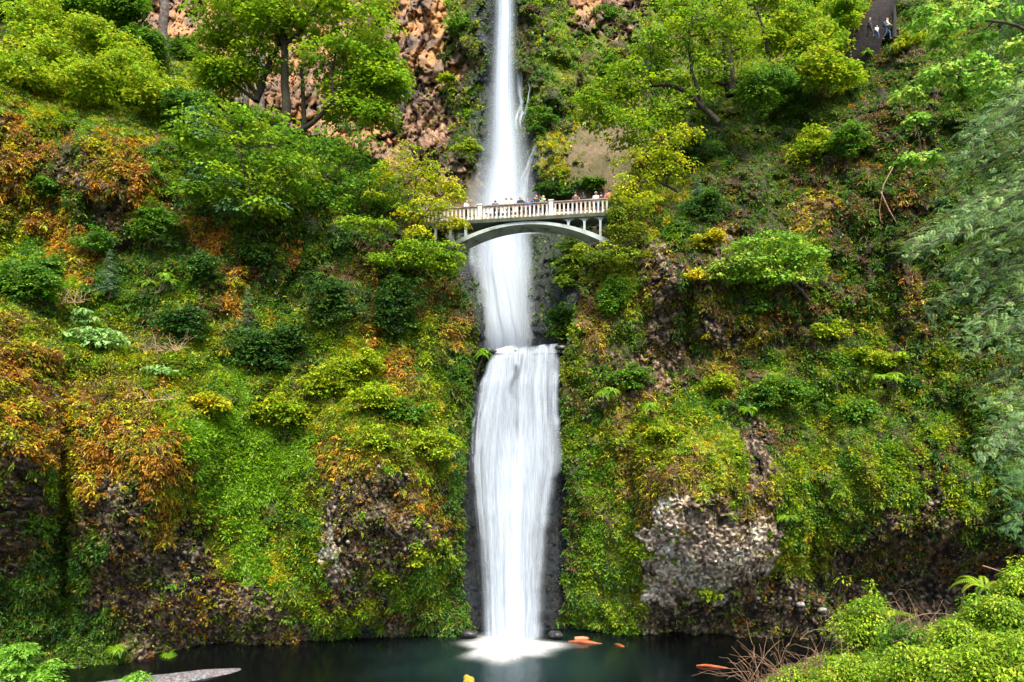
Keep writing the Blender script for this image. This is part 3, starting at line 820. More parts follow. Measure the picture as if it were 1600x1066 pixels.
def blob_tree(name, label, blobs, Y, pal, trunks, cat='tree', group=None, n_spray=40, n_leaf=22, L=0.22, sr=0.55, yr=0.8, mat_t=None, jitterY=1.5, wl=.75, twig=0.03, dY=None, hang=.35, flat=.35, limbs=True):
    """blobs: (px, py, r px[, ry px]); trunks: list of ([(px,py,dY)...], r0 m, r1 m)"""
    mat_t = mat_t or M_bark
    cs, rs = [], []
    k = Y / F
    for bI, bl in enumerate(blobs):
        px, py, r = bl[:3]; ry = bl[3] if len(bl) > 3 else r * 0.8
        yy = Y + (rng.uniform(-1, 1) * jitterY if dY is None else dY[bI])
        cs.append(P(px, py, yy)); rs.append((r * k, r * k * yr, ry * k))
    b0 = trunks[0][0][0]; base = P(b0[0], b0[1], Y + b0[2])
    root = empty(name, base)
    tag(root, label, cat, group)
    paths = []
    tp = []
    for pts, r0, r1 in trunks:
        w_ = np.array([P(x, y, Y + d) for x, y, d in pts])
        n = 14
        t = np.linspace(0, len(w_) - 1, n); i = np.minimum(t.astype(int), len(w_) - 2); fr = (t - i)[:, None]
        sm = w_[i] * (1 - fr) + w_[i + 1] * fr
        for _ in range(2): sm[1:-1] = (sm[:-2] + 2 * sm[1:-1] + sm[2:]) / 4
        sm[1:-1] += rng.normal(size=(n - 2, 3)) * r0 * 0.15
        paths.append((sm, np.linspace(r0, r1, n)))
        tp.append((sm, np.linspace(r0, r1, n)))
    allp = np.concatenate([a for a, _ in tp]); allr = np.concatenate([b for _, b in tp])
    f = Foliage()
    tips = spray_cloud(f, cs, rs, pal, n_spray, n_leaf, L, sr, wl=wl, hang=hang, flat=flat)
    if limbs:
        for c, t in zip(cs, tips):
            d = np.linalg.norm(allp - (c - np.array([0, 0, 0.4 * rs[0][2]])), axis=1) + np.where(allp[:, 2] > c[2] + .3, 4.0, 0)
            j = int(np.argmin(d)); s0 = allp[j]; r = max(allr[j] * 0.55, twig)
            br = wander(s0, c, 8, 0.10, 0.06)
            paths.append((br, np.linspace(r, twig * 0.7, 8)))
            for q in t[rng.permutation(len(t))[:min(10, len(t))]]:
                m = br[rng.integers(3, 8)]
                paths.append((wander(m, q, 5, 0.1, 0.05), np.linspace(twig * 0.6, twig * 0.25, 5)))
    Vt, Ft = tube(paths, 6)
    np_mesh('trunk', Vt, Ft, mat_t, root, origin=base, smooth=True)
    f.build('crown', M_leaf, root, origin=base)
    return root
# ---------------------------------------------------------------- trees
G_LEFT = None
blob_tree('maple_tree', 'big leaf maple with dark forked trunks and a broad crown before the orange cliff',
    [(480,-60,90,60),(560,-30,70,50),(400,-50,80,50),(350,20,45),(340,70,30),(400,20,60,40),(430,30,50,30),(500,20,70,45),(560,40,65,45),(520,95,60,35),(575,90,45,35),(590,125,38,22),(560,140,45,30),(600,100,28,20),(585,175,26,16),(545,170,35,20),(400,90,45,30),(360,110,35,20),(340,-20,60,40),(610,130,22,16),(440,10,70,40),(330,110,25,18),(520,-10,80,50)],
    58, np.concatenate([LEAF * 1.15, LIME[:2]]),
    [([(447,215,0),(447,150,0),(444,80,0),(440,0,.3),(446,-60,0)],.42,.2),([(400,158,.5),(420,100,.6),(436,70,.3)],.34,.16),([(440,75,0),(480,40,-.5),(510,-20,0)],.18,.1),
     ([(462,208,-.5),(500,185,-.8),(520,150,-1),(545,120,-1)],.26,.12),([(515,165,-1),(540,158,-1.2),(570,175,-1),(590,195,-1)],.12,.05),([(475,205,1),(474,150,1),(470,100,1)],.24,.14),([(520,150,-1),(518,120,-1),(525,80,-1)],.12,.07),([(436,70,.2),(425,20,0),(400,-30,.5)],.2,.1)],
    n_spray=27, n_leaf=44, L=.34, sr=1.1, flat=.20, mat_t=M_darkbark, twig=.04)
blob_tree('maple_tree', 'low dense maple with fresh layered leaves below the dark forked trunks',
    [(300,190,35,25),(345,185,50,30),(400,190,50,30),(320,235,45,30),(375,235,55,35),(430,225,50,30),(340,280,45,28),(395,285,50,30),(450,265,40,28),(310,290,25,20),(420,310,35,20),(365,315,30,18)],
    49.5, np.concatenate([LEAF, LEAF, TEAL[1:2], LIME[1:2]]), [([(400,345,1),(385,290,.8),(370,230,.6),(380,190,.5)],.2,.08)],
    n_spray=15, n_leaf=36, L=.34, sr=.9, flat=.22, twig=.03)
blob_tree('maple_tree', 'shaded green maple leaning out between the dense maple and the bridge',
    [(490,235,45,30),(540,215,50,30),(500,275,50,28),(555,255,45,28),(590,290,30,25),(470,300,40,22),(560,300,45,22),(525,320,45,18)],
    54, np.concatenate([MID, LEAF[:2]]), [([(540,350,1),(530,300,.8),(520,240,.6)],.18,.07)], n_spray=22, n_leaf=30, L=.28, sr=.8, flat=.25)
blob_tree('vine_maple', 'slender yellow-green maple in front of the left end of the bridge',
    [(640,238,26,18),(672,262,26,16),(645,268,30,16),(615,262,28,18),(600,290,28,18),(640,296,30,14),(678,288,20,12),(704,292,20,16),(712,300,16,16),(665,312,24,10),(690,318,14,8),(700,347,26,9),(668,340,26,12),(640,330,28,14),(715,345,14,6),(655,360,20,10)],
    52.2, np.array([[.42,.44,.012],[.34,.42,.012],[.48,.42,.015],[.22,.32,.012]]), [([(640,385,.5),(645,340,.4),(650,290,.3),(650,250,.2)],.10,.04),([(650,350,.3),(680,315,.2),(702,295,0)],.05,.03)],
    n_spray=15, n_leaf=20, L=.21, sr=.5, jitterY=.8, twig=.02)
blob_tree('maple_bush', 'bright green maple bush below the left end of the bridge arch',
    [(668,390,30,14),(700,388,22,12),(705,400,16,12),(655,405,26,12),(685,408,22,12),(630,400,22,9),(590,402,22,6),(560,345,26,8),(600,350,22,7),(640,380,18,8)],
    50.8, np.concatenate([LEAF, LIME[:2]]), [([(650,450,1.5),(655,425,1),(668,395,.3)],.10,.04)], n_spray=16, n_leaf=22, L=.24, sr=.55, jitterY=.6, cat='bush')
blob_tree('conifer_tree', 'tall bare grey conifer trunk standing before the pink scree slope',
    [(255,-120,60,40),(250,-190,60,40),(262,-250,50,40)], 66, DARK, [([(252,110,0),(254,60,0),(257,0,0),(259,-80,0),(262,-240,0)],.52,.36)], mat_t=M_bark2, n_spray=30, n_leaf=16, L=.35, sr=.9, limbs=True)
blob_tree('conifer_tree', 'thinner grey trunk seen through the left side of the maple crown',
    [(385,-120,50,40),(380,-190,50,40)], 70, DARK, [([(380,165,0),(382,90,0),(384,0,0),(384,-180,0)],.60,.45)], mat_t=M_bark2, n_spray=30, n_leaf=16, L=.35, sr=.9)
blob_tree('conifer_tree', 'slim grey trunk seen behind the middle of the maple crown',
    [(412,-130,40,40),(410,-200,40,40)], 73, DARK, [([(408,180,0),(410,90,0),(411,0,0),(412,-190,0)],.42,.34)], mat_t=M_bark2, n_spray=20, n_leaf=16, L=.35, sr=.9)
# hillside maples upper left
HL = [(30,100,55,'leafy yellow-green bush lowest at the left edge of the hillside'),(95,75,60,'wide yellow-green bush on the hillside crest above the orange ledge'),(165,60,55,'tall yellow-green bush left of the grey conifer trunk'),
      (60,40,60,'upper yellow-green bush in the corner of the hillside'),(130,125,50,'lime bush just above the dry grass ledge'),(205,105,45,'lime bush between the dry grass ledge and the conifer trunk'),(250,135,50,'leafy lime bush at the foot of the grey conifer trunk'),(290,165,40,'dark green bush beside the dense low maple')]
for i, (x, y, r, lab) in enumerate(HL):
    rr = random.Random(i)
    blobs = [(x + rr.uniform(-.6, .6) * r, y + rr.uniform(-.45, .45) * r, r * rr.uniform(.35, .6), r * rr.uniform(.25, .4)) for _ in range(8)]
    blob_tree('hillside_bush', lab, blobs, 50.5 + (140 - y) * 0.06 + (x / 60.), np.concatenate([LIME, LEAF[1:], LIME[:1]]) if i < 7 else MID, [([(x, y + r * .8, 1), (x, y + r * .2, .5), (x + 5, y - r * .2, .3)], .1, .04)],
              cat='bush', group='bushes on the upper left hillside', n_spray=13, n_leaf=30, L=.30, sr=.8, flat=.3, jitterY=1.2)
for x, y, r, lab in [(30,-5,50,'dark green tree in the top left corner behind the yellow-green bushes'),(110,5,45,'mid green tree behind the crest of the hillside bushes'),(185,15,40,'dark green tree just left of the grey conifer trunk'),(225,70,28,'small dull green tree touching the left of the grey conifer trunk'),(290,85,26,'small grey-green bush on the scree right of the conifer trunk')]:
    rr = random.Random(x)
    blobs = [(x + rr.uniform(-.7, .7) * r, y + rr.uniform(-.7, .6) * r, r * .5, r * .38) for _ in range(9)]
    blob_tree('background_tree', lab, blobs, 63 if x < 250 else 72, np.concatenate([MID, LEAF[:1]]), [([(x, y + r * 1.2, 1), (x, y + .3 * r, .5), (x, y - r * .6, 0)], .2, .08)], group='trees behind the left hillside', n_spray=22, n_leaf=20, L=.34, sr=.75)

# right side
blob_tree('maple_tree', 'bright maple on the right rim spreading its layered crown toward the waterfall',
    [(915,155,26,16),(950,140,36,18),(935,175,28,12),(985,115,36,20),(1000,150,36,18),(975,185,34,14),(1020,95,34,20),(1045,130,34,18),(1025,180,32,16),(1060,60,38,24),(1095,95,34,22),(1090,30,40,26),(1050,10,34,22),(1110,-20,50,30),(1130,60,34,24),(1080,160,28,16),(990,215,30,12),(1160,20,36,26),(1015,60,22,14)],
    55, np.concatenate([LIME[1:2], LEAF, LIME[:1]]), [([(1122,192,0),(1105,175,0),(1080,148,0),(1050,135,0),(1010,133,0),(985,140,0)],.30,.08),([(1100,170,0),(1080,110,0),(1075,60,0),(1085,10,0)],.16,.08)],
    n_spray=13, n_leaf=38, L=.30, sr=.95, flat=.22, mat_t=M_darkbark, jitterY=1.2)
blob_tree('alder_tree', 'dark upright trunk with thin lime leaves right of the spreading maple',
    [(1120,-60,60,40),(1170,-50,50,40),(1160,-110,50,40),(1165,75,30,20),(1110,130,24,14),(1175,115,26,16)], 58, np.concatenate([LIME, LEAF]), [([(1143,150,0),(1138,100,0),(1134,40,0),(1133,-60,0),(1134,-120,0)],.52,.32)],
    n_spray=20, n_leaf=22, L=.28, sr=.6, mat_t=M_darkbark)
blob_tree('vine_maple', 'yellow-green maple hanging beside the right end of the bridge',
    [(985,250,26,16),(1015,235,30,18),(1045,215,30,16),(1000,280,28,18),(1030,265,30,16),(975,285,16,16),(968,312,12,14),(985,315,20,14),(1060,250,24,16),(1010,310,20,12),(1075,205,22,12)],
    53.0, np.array([[.42,.42,.012],[.30,.38,.012],[.22,.30,.012]]), [([(1060,300,1.5),(1030,285,1),(1010,262,.3),(985,240,.1)],.12,.05),([(1020,280,.6),(985,290,.1),(963,300,0)],.05,.03)], n_spray=17, n_leaf=20, L=.22, sr=.5, jitterY=.8)
blob_tree('snag', 'thin dead leaning trunk among lime bushes on the right rim', [(1180,30,14,10)], 57, LEAF, [([(1200,82,0),(1194,50,0),(1188,30,0),(1180,10,0)],.16,.10),([(1191,40,0),(1180,45,0)],.07,.03)], mat_t=M_darkbark, n_spray=5, n_leaf=12)
HR = [(1225,40,50,'lime bush on the rim right of the thin dead trunk'),(1275,50,42,'broad lime bush on the rim left of the old mossy stump'),(1312,15,26,'small lime bush touching the left of the old mossy stump'),(1255,95,45,'yellow-green bush hanging below the rim bushes'),(1190,125,40,'mid green bush below the dark upright trunk'),(1310,100,40,'yellowish bush below the hikers'),(1215,-20,50,'bush cut by the top of the photo above the rim')]
for i, (x, y, r, lab) in enumerate(HR):
    rr = random.Random(i + 50)
    blobs = [(x + rr.uniform(-.7, .7) * r, y + rr.uniform(-.5, .5) * r, r * rr.uniform(.35, .55), r * rr.uniform(.25, .4)) for _ in range(8)]
    blob_tree('hillside_bush', lab, blobs, 58.5 - y * .03, np.concatenate([LIME, LEAF, YELL[1:2]]) if i != 4 else MID, [([(x, y + r * .8, 1), (x, y + r * .2, .5), (x + 5, y - r * .2, .3)], .1, .04)],
              cat='bush', group='bushes on the right rim', n_spray=11, n_leaf=30, L=.28, sr=.75, flat=.3, jitterY=1.2)
blob_tree('maple_tree', 'small pale green maple jutting from the cliff face above the fern ledge',
    [(1120,420,22,10),(1145,405,26,12),(1165,385,24,12),(1185,372,26,10),(1215,372,26,12),(1180,405,30,12),(1215,395,28,10),(1245,385,20,10),(1240,405,26,10),(1200,430,32,14),(1235,435,24,12),(1165,425,22,10),(1270,395,16,6)],
    49.0, np.array([[.16,.32,.03],[.22,.38,.03],[.12,.26,.03],[.27,.38,.04]]), [([(1265,470,1.6),(1240,440,1.2),(1210,410,.6),(1180,395,.2)],.14,.05),([(1240,440,1.2),(1200,440,.6),(1160,420,.3)],.07,.03)], n_spray=7, n_leaf=34, L=.30, sr=.8, flat=.22, jitterY=.8)

blob_tree('maple_bush', 'olive lime bush burying the right end of the bridge and its arch',
    [(972,322,15,13),(990,340,20,16),(975,362,20,16),(955,385,18,14),(978,398,24,16),(930,398,16,10),(1002,368,20,16),(962,345,10,12),(964,308,9,9),(960,330,8,8),(910,385,12,7),(1000,320,18,12)],
    51.6, np.array([[.22,.30,.02],[.14,.22,.015],[.28,.30,.015],[.09,.15,.012]]), [([(1000,430,1.2),(985,390,.5),(975,350,.2)],.08,.03)], n_spray=18, n_leaf=20, L=.20, sr=.45, jitterY=.5, cat='bush')
# old leaning stump on the right rim: hollow, moss on its sunny edge
SY = depth_at('right', 1350, 70) - 2.6
base = P(1352, 70, SY)
root = empty('tree_stump', base); tag(root, 'huge dark leaning stump with moss down its left edge beside the hikers', 'tree stump')
pts = [P(1335,100,SY+1.5), P(1355,50,SY), P(1374,15,SY), P(1390,-20,SY), P(1400,-60,SY)]
Vt, Ft = tube([(np.array(pts), np.array([1.9, 1.35, 1.15, 1.0, .9]))], 16)
Vt = Vt + 0.12 * np.stack([fbm(Vt[:,0]*2, Vt[:,1]*2, Vt[:,2]*.5, 3, 5+k) for k in range(3)], -1)
np_mesh('trunk', Vt, Ft, simple_mat('dark_wood', (.035,.028,.03), .95, 3, .5, .9, dist=.1), root, origin=base, smooth=True)
f = Foliage(); n = 1500
t = rng.random(n); pc = np.array(pts); ii = np.minimum((t*4).astype(int),3); fr=(t*4-ii)[:,None]
q = pc[ii]*(1-fr)+pc[ii+1]*fr + np.stack([-1.25+.3*t, -rng.uniform(-.2,.7,n), 0*t],-1)
f.leaves(q, unit(rdir(n)*.6+np.array([-.3,-.3,-.4])), unit(rdir(n)*.5+np.array([-.6,-.5,.4])), .2, .12, pick(YELL, n))
f.build('moss', M_leaf, root, origin=base)
blob_tree('conifer_tree', 'straight dark trunk right behind the hikers on the rim', [(1396,-110,40,30)], 58.5, DARK, [([(1397,60,0),(1396,0,0),(1396,-110,0)],.22,.18)], mat_t=simple_mat('dark_bark',(.03,.032,.03),.9), n_spray=18, n_leaf=16, L=.3)

# ---------------------------------------------------------------- shrubs on the slopes
SHR = [ # px, py, w, h, palette, style, name, label, sheet
 (35,440,105,62,'M','b','shrub','mid green leafy shrub above the round orange mossy buttress','left'),
 (75,292,48,26,'M','b','shrub','small green shrub on the orange mossy ledge near the left edge','left'),
 (145,372,50,34,'M','b','shrub','rounded green shrub just left of the grey-green conifer sapling','left'),
 (70,420,46,40,'M','b','shrub','bushy green shrub between the large left shrub and the conifer sapling','left'),
 (172,428,62,76,'T','c','conifer_sapling','grey-green conifer sapling with drooping tips on the left slope','left'),
 (248,440,70,36,'G','f','sword_fern','bright green fern right of the conifer sapling on the left slope','left'),
 (290,505,78,50,'D','b','shrub','dark green rounded shrub left of the feathery sapling','left'),
 (388,482,44,70,'T','c','conifer_sapling','feathery grey-green sapling standing among dark shrubs','left'),
 (405,545,96,60,'D','b','shrub','large dark glossy shrub below the feathery sapling','left'),
 (450,520,60,50,'D','b','shrub','dark shrub touching the right of the large glossy shrub','left'),
 (518,470,84,64,'D','b','shrub','dark shrub in the shade on the middle of the left cliff','left'),
 (620,478,76,84,'D','b','shrub','tall dark shrub near the left edge of the middle cascade','left'),
 (240,345,60,50,'M','b','shrub','dull green shrub on the ledge under the dense maple','left'),
 (255,372,36,20,'P','m','maple_seedling','pale seedling with broad leaves on the shaded left ledge','left'),
 (318,412,50,40,'D','b','shrub','bluish dark shrub under the dense low maple','left'),
 (395,400,60,50,'D','b','shrub','dark shrub in deep shade below the leaning maple','left'),
 (120,490,54,30,'P','m','big_leaf_seedling','pale broad-leaved plant on the grassy bench, upper one','left'),
 (150,525,90,36,'P','m','big_leaf_seedling','pale broad-leaved plant spreading over the yellow grass bench','left'),
 (245,575,44,18,'P','m','big_leaf_seedling','pale broad-leaved plant near the dry twigs on the bench','left'),
 (205,148,70,46,'M','b','shrub','dull grey-green bush at the end of the dry grass ledge','left'),
 (515,590,76,52,'L','b','shrub','pale lime rounded shrub right of the grass chute','left'),
 (560,565,70,36,'L','b','shrub','lime shrub upslope of the pale lime rounded one','left'),
 (580,620,80,40,'L','b','shrub','yellow-green shrub above the dark rock buttress','left'),
 (670,690,90,44,'L','b','shrub','lime shrub on the brow beside the lower waterfall','left'),
 (640,640,70,36,'M','b','shrub','green shrub on the slope left of the lower waterfall','left'),
 (745,560,44,44,'G','f','sword_fern','fresh green ferns at the left brink of the lower waterfall','left'),
 (590,680,60,30,'L','b','shrub','yellow-green shrub crowning the dark rock buttress','left'),
 (648,870,26,22,'L','b','shrub','small lime plant alone on the dark rock by the waterfall','left'),
 (604,892,28,28,'L','b','shrub','small lime plant below and left of the lone one on dark rock','left'),
 (60,822,50,28,'M','m','big_leaf_seedling','bright plant in the cleft between the left buttresses','left'),
 (195,1015,60,18,'G','f','sword_fern','fern leaning over the water below the left cliff','left'),
 (250,1022,50,16,'G','f','sword_fern','brighter fern hanging just above the water near the gravel','left'),
 (435,640,90,50,'L','b','shrub','leafy clump at the top of the grass chute','left'),
 (330,625,50,30,'Y','b','shrub','yellow-olive clump right of the orange buttress top','left'),
 (1352,88,50,24,'G','f','sword_fern','bright ferns at the foot of the leaning stump','right'),
 (1392,84,50,24,'D','f','sword_fern','dark ferns on the rim just below the hikers','right'),
 (1420,62,50,30,'L','b','shrub','yellow-green shrub right of the hikers on the rim','right'),
 (1322,80,30,20,'L','b','shrub','lime shrub hiding the left foot of the leaning stump','right'),
 (1142,633,70,30,'D','f','sword_fern','dark drooping sword fern on the ledge right of the falls','right'),
 (1163,645,40,26,'G','f','sword_fern','paler fern overlapping the dark sword fern','right'),
 (1215,610,100,42,'M','b','shrub','blue-green shrub just right of the sword ferns','right'),
 (1130,600,80,26,'L','b','shrub','lime shrub on the ledge above the sword ferns','right'),
 (1300,512,56,26,'L','b','shrub','green clump on the rocky nose at mid cliff','right'),
 (1370,555,84,26,'L','b','shrub','flat lime shrub over the brown hollow','right'),
 (1275,620,60,60,'M','c','conifer_sapling','small bright conifer sapling on the fern ledge','right'),
 (1400,590,80,44,'G','f','sword_fern','light green ferns under the flat lime shrub','right'),
 (1340,640,60,40,'M','b','shrub','green shrub right of the bright conifer sapling','right'),
 (1270,225,70,50,'L','b','shrub','bright round shrub in the dark slope below the rim','right'),
 (1230,160,70,60,'M','b','shrub','green shrub on the dark slope under the rim bushes','right'),
 (1330,215,60,40,'M','b','shrub','leafy shrub left of the brown gully','right'),
 (1080,235,90,60,'D','b','shrub','dark green shrub below the leaning maple trunk','right'),
 (1090,300,50,50,'T','c','conifer_sapling','small drooping conifer on the brown slope above the ferns','right'),
 (1105,320,60,50,'D','b','shrub','dark shrub on the shaded wall right of the bridge','right'),
 (1180,478,36,24,'M','m','maple_seedling','bright seedling hanging below the pale green maple','right'),
 (1105,372,40,36,'Y','b','moss_cushion','golden moss cushion high on the right cliff','right'),
 (1085,430,30,26,'Y','b','moss_cushion','yellow moss cushion beside the red-brown rock','right'),
 (960,460,50,60,'M','b','shrub','green shrub on the cliff corner below the bridge','right'),
 (945,620,70,40,'G','f','sword_fern','ferns beside the lower waterfall on its right','right'),
 (980,585,60,40,'M','b','shrub','green shrub by the ferns right of the lower waterfall','right'),
 (1020,640,60,30,'G','f','sword_fern','feathery fern above the pale cobbled buttress','right'),
 (1040,680,60,30,'L','b','shrub','lime moss clump on top of the cobbled buttress','right'),
 (1218,812,30,30,'G','f','sword_fern','lone fern at the right side of the pale cobbled rock','right'),
 (1105,925,50,16,'L','m','maple_seedling','bright low plant on the rock just above the water','right'),
 (895,410,46,100,'S','b','shrub','soft yellow-green shrubs lining the right of the middle cascade','far'),
 (880,500,50,60,'M','b','shrub','dark green shrub beside the basin behind the lower brink','far'),
 (880,292,80,26,'D','b','shrub','dark green shrub on the rock right behind the bridge','far'),
 (930,285,60,22,'M','b','shrub','mid green shrub behind the right end of the bridge','far'),
 (845,190,36,40,'M','b','shrub','green clump on the rock right of the upper waterfall','far'),
 (720,38,50,26,'M','b','shrub','green clump on the rim left of the upper waterfall','far'),
 (605,14,44,24,'M','b','shrub','dark shrub on the orange cliff near the maple crown','far'),
 (705,125,30,22,'L','b','shrub','lime shrub on the dark rock left of the upper waterfall','far'),
 (960,20,60,24,'M','b','shrub','green overhanging shrub at the top right of the upper cliff','far'),
 (735,230,30,30,'L','b','shrub','bright moss patch left of the foot of the upper waterfall','far'),
 (945,110,60,40,'M','b','shrub','olive green clump on the wall behind the spreading maple','far'),
]
TEAL2 = np.array([[.10,.19,.10],[.15,.26,.12],[.08,.16,.08]])
PM = {'M': np.concatenate([MID, LEAF[:1]]), 'D': DARK, 'L': np.concatenate([LIME, LEAF[2:]]), 'T': TEAL2, 'P': np.array([[.20,.36,.10],[.26,.42,.13],[.15,.30,.07]]), 'Y': YELL, 'G': GRAS, 'S': np.array([[.24,.34,.03],[.16,.26,.03]])}
def shrub(px, py, w_, h_, pal, style, name, label, Y, cat=None, Lk=1.0, n=1.0, group=None):
    k = Y / F
    root = empty(name, P(px, py + h_ * .5, Y)); tag(root, label, cat or name.replace('_', ' '), group)
    org = np.array(root.location)
    f = Foliage(); paths = []
    rr = random.Random(int(px * 7 + py)); C0 = P(px, py, Y)
    if style == 'b':
        m = max(5, int(w_ * h_ / 150 * n)); cs, rs = [], []
        for _ in range(m):
            a = rr.uniform(0, 2 * PI); r = rr.random() ** .6 * .95
            cs.append(C0 + np.array([math.cos(a) * r * w_ * .5 * k, rr.uniform(-.4, .3) * w_ * .35 * k, math.sin(a) * r * h_ * .5 * k]))
            s_ = rr.uniform(.10, .26) * min(w_, h_ * 1.2) * k; rs.append((s_ * 1.2, s_, s_ * .8))
        spray_cloud(f, cs, [(a * rr.uniform(.8, 1.7), b, c * rr.uniform(.8, 1.6)) for a, b, c in rs], PM[pal], 6, 20, .21 * Lk, .38, hang=.25, flat=.4, tint=.35)
        for c in cs: paths.append((wander(org + np.array([0, .3, 0]), c, 5, .1), np.linspace(.035, .012, 5)))
    elif style == 'm':
        for _ in range(max(7, int(w_ * h_ / 70))):
            a = rr.uniform(0, 2 * PI); r = rr.random() ** .5
            c = C0 + np.array([math.cos(a) * r * w_ * .45 * k, rr.uniform(-.5, .5), math.sin(a) * r * h_ * .4 * k])
            spray_cloud(f, [c], [(.05, .05, .05)], PM[pal], 1, 16, .30 * Lk, .38, hang=.5, flat=.5, wl=.8)
            paths.append((wander(org, c, 5, .1), np.linspace(.03, .012, 5)))
    elif style == 'f':
        for q in range(max(2, int(w_ / 22))):
            c = C0 + np.array([rr.uniform(-.4, .4) * w_ * k, rr.uniform(-.4, .2), rr.uniform(-.1, .3) * h_ * k])
            m = 15; ang = np.linspace(0, 2 * PI, m, endpoint=False) + rng.normal(size=m) * .15
            A = np.stack([np.cos(ang), np.sin(ang) * .8 - .25, rng.uniform(.1, .9, m)], -1)
            Lf = rng.uniform(.55, 1.1, m) * min(1.2, h_ * k * 1.3) * .8
            frond(f, np.repeat(c[None], m, 0), unit(A), Lf, PM[pal])
            paths.append((wander(org, c, 5, .05), np.linspace(.06, .04, 5)))
    elif style == 'c':
        hgt = h_ * k; top = C0 + UP * hgt * .5; bot = C0 - UP * hgt * .5
        paths.append((np.stack([bot, (bot + top) / 2, top]), np.array([.09, .05, .012])))
        m = 170
        t = rng.random(m) ** .8
        o_ = bot + (top - bot) * t[:, None]
        ang = rng.uniform(0, 2 * PI, m); Lb = (1 - t * .8) * w_ * .5 * k * rng.uniform(.7, 1.1, m)
        A = np.stack([np.cos(ang), np.sin(ang), rng.uniform(-.1, .8, m)], -1)
        frond(f, o_, unit(A), Lb * rng.uniform(.5, 1.25, m), PM[pal], droop=.16, wid=.26, seg=8, lw=.2, mw=.3)
    Vt, Ft = tube(paths, 5); np_mesh('stem', Vt, Ft, M_bark, root, origin=org)
    f.build('foliage', M_leaf, root, origin=org)
    return root
def frond(f, P0, A, L, pal, droop=.22, wid=.22, seg=11, lean=.85, lw=.30, mw=.75):
    """a midrib with paired leaflets that shorten toward the tip"""
    p = P0.copy(); a = A.copy(); C = pick(pal, len(P0))
    for s_ in range(seg):
        u = (s_ + .5) / seg
        p = p + a * (L / seg)[:, None]; a = unit(a + np.array([0, 0, -droop]) * (.5 + u))
        side = unit(np.cross(a, UP)); nn = unit(np.cross(side, a))
        wl = L * wid * math.sin(PI * min(1, .25 + .75 * u)) ** .7 * (1.15 - .6 * u) + .02
        for sg in (-1, 1):
            f.leaves(p, unit(side * sg + a * .55), nn, wl, np.maximum(wl * lw, L / seg * mw), C * rng.uniform(.85, 1.15, (len(p), 1)), .25)
for (px, py, w_, h_, pal, st, nm, lab, sh) in SHR:
    s_ = SHEETS[sh]; Y = depth_at(sh, px, py + h_ * .3) - .35 - .004 * w_
    shrub(px, py, w_, h_, pal, st, nm, lab, Y, Lk=1.0 if sh != 'far' else 1.35, cat={'conifer_sapling': 'sapling', 'sword_fern': 'fern', 'maple_seedling': 'seedling', 'big_leaf_seedling': 'seedling', 'moss_cushion': 'moss cushion'}.get(nm, 'shrub'))

# ---------------------------------------------------------------- near trees on the right edge
def conifer_boughs(name, label, trunk, boughs, Y, pal, cat='tree', Lk=1.0):
    base = P(*trunk[0][:2], Y)
    root = empty(name, base); tag(root, label, cat)
    tp = np.array([P(x, y, Y + d) for x, y, d in trunk]); paths = [(tp, np.linspace(.45, .22, len(tp)))]
    f = Foliage()
    for (x0, y0, x1, y1, dY, dens) in boughs:
        a = P(x0, y0, Y); b = P(x1, y1, Y + dY)
        br = wander(a, b, 12, .04, .10); paths.append((br, np.linspace(.07, .012, 12)))
        L = np.linalg.norm(b - a)
        br = br + np.cumsum(rng.normal(size=(12, 3)) * .05, 0)
        m = int(dens * L * 52)
        t = np.clip(.1 + .9 * rng.random(m), 0, 1); i = np.minimum((t * 11).astype(int), 10); fr = (t * 11 - i)[:, None]
        p0 = br[i] * (1 - fr) + br[i + 1] * fr
        ax = unit(br[i + 1] - br[i]); sd = unit(np.cross(ax, UP)) * np.where(rng.random(m) < .5, -1, 1)[:, None]
        A = unit(ax * .6 + sd * rng.uniform(.1, 1.2, (m, 1)) + UP * rng.uniform(-.35, .45, (m, 1)) + rdir(m) * .45)
        p0 = p0 + rng.normal(size=(m, 3)) * (.05 + .10 * np.minimum(L, 4) * (1 - t[:, None]) ** .5)
        frond(f, p0, A, rng.uniform(.18, .42, m) * Lk, pal, droop=.05, wid=.26, seg=9, lw=.17, mw=.38)
    Vt, Ft = tube(paths, 6); np_mesh('trunk', Vt, Ft, M_bark, root, origin=base, smooth=True)
    f.build('crown', M_soft, root, origin=base)
    return root
CON = np.array([[.12,.22,.085],[.18,.29,.10],[.08,.16,.07],[.26,.38,.11]])
CON2 = np.array([[.06,.15,.05],[.09,.20,.06],[.05,.11,.05],[.13,.24,.05]])
bo = []
for (y0, x1, y1) in [(150,1450,215),(190,1440,240),(230,1415,290),(262,1490,270),(300,1430,345),(330,1400,385),(370,1420,400),(400,1395,430),(430,1440,470),(455,1410,470),(480,1450,505),(350,1520,360),(430,1540,450),(600,1490,620),(640,1480,660),(660,1490,700),(540,1520,560)]:
    for q in range(2):
        bo.append((1700, y0 - 30 + rng.uniform(-12, 12), x1 + rng.uniform(-15, 60) + q * 45, y1 + rng.uniform(-25, 25), rng.uniform(-1.5, 1.5), .9))
conifer_boughs('conifer_tree', 'soft grey-green conifer boughs sweeping in from the right edge before the cliff', [(1700,1000,0),(1700,400,0),(1700,-100,0)], bo, 21, CON)
bo = []
for (y0, x1, y1) in [(700,1545,740),(740,1560,780),(780,1570,830),(640,1590,660),(500,1560,530),(250,1520,330),(60,1540,60),(100,1500,130),(20,1560,10)]:
    bo.append((1700, y0 - 30, x1, y1, rng.uniform(-1, 1), .9)); bo.append((1710, y0 - 20, x1 + 25, y1 + 14, rng.uniform(-1, 1), .9))
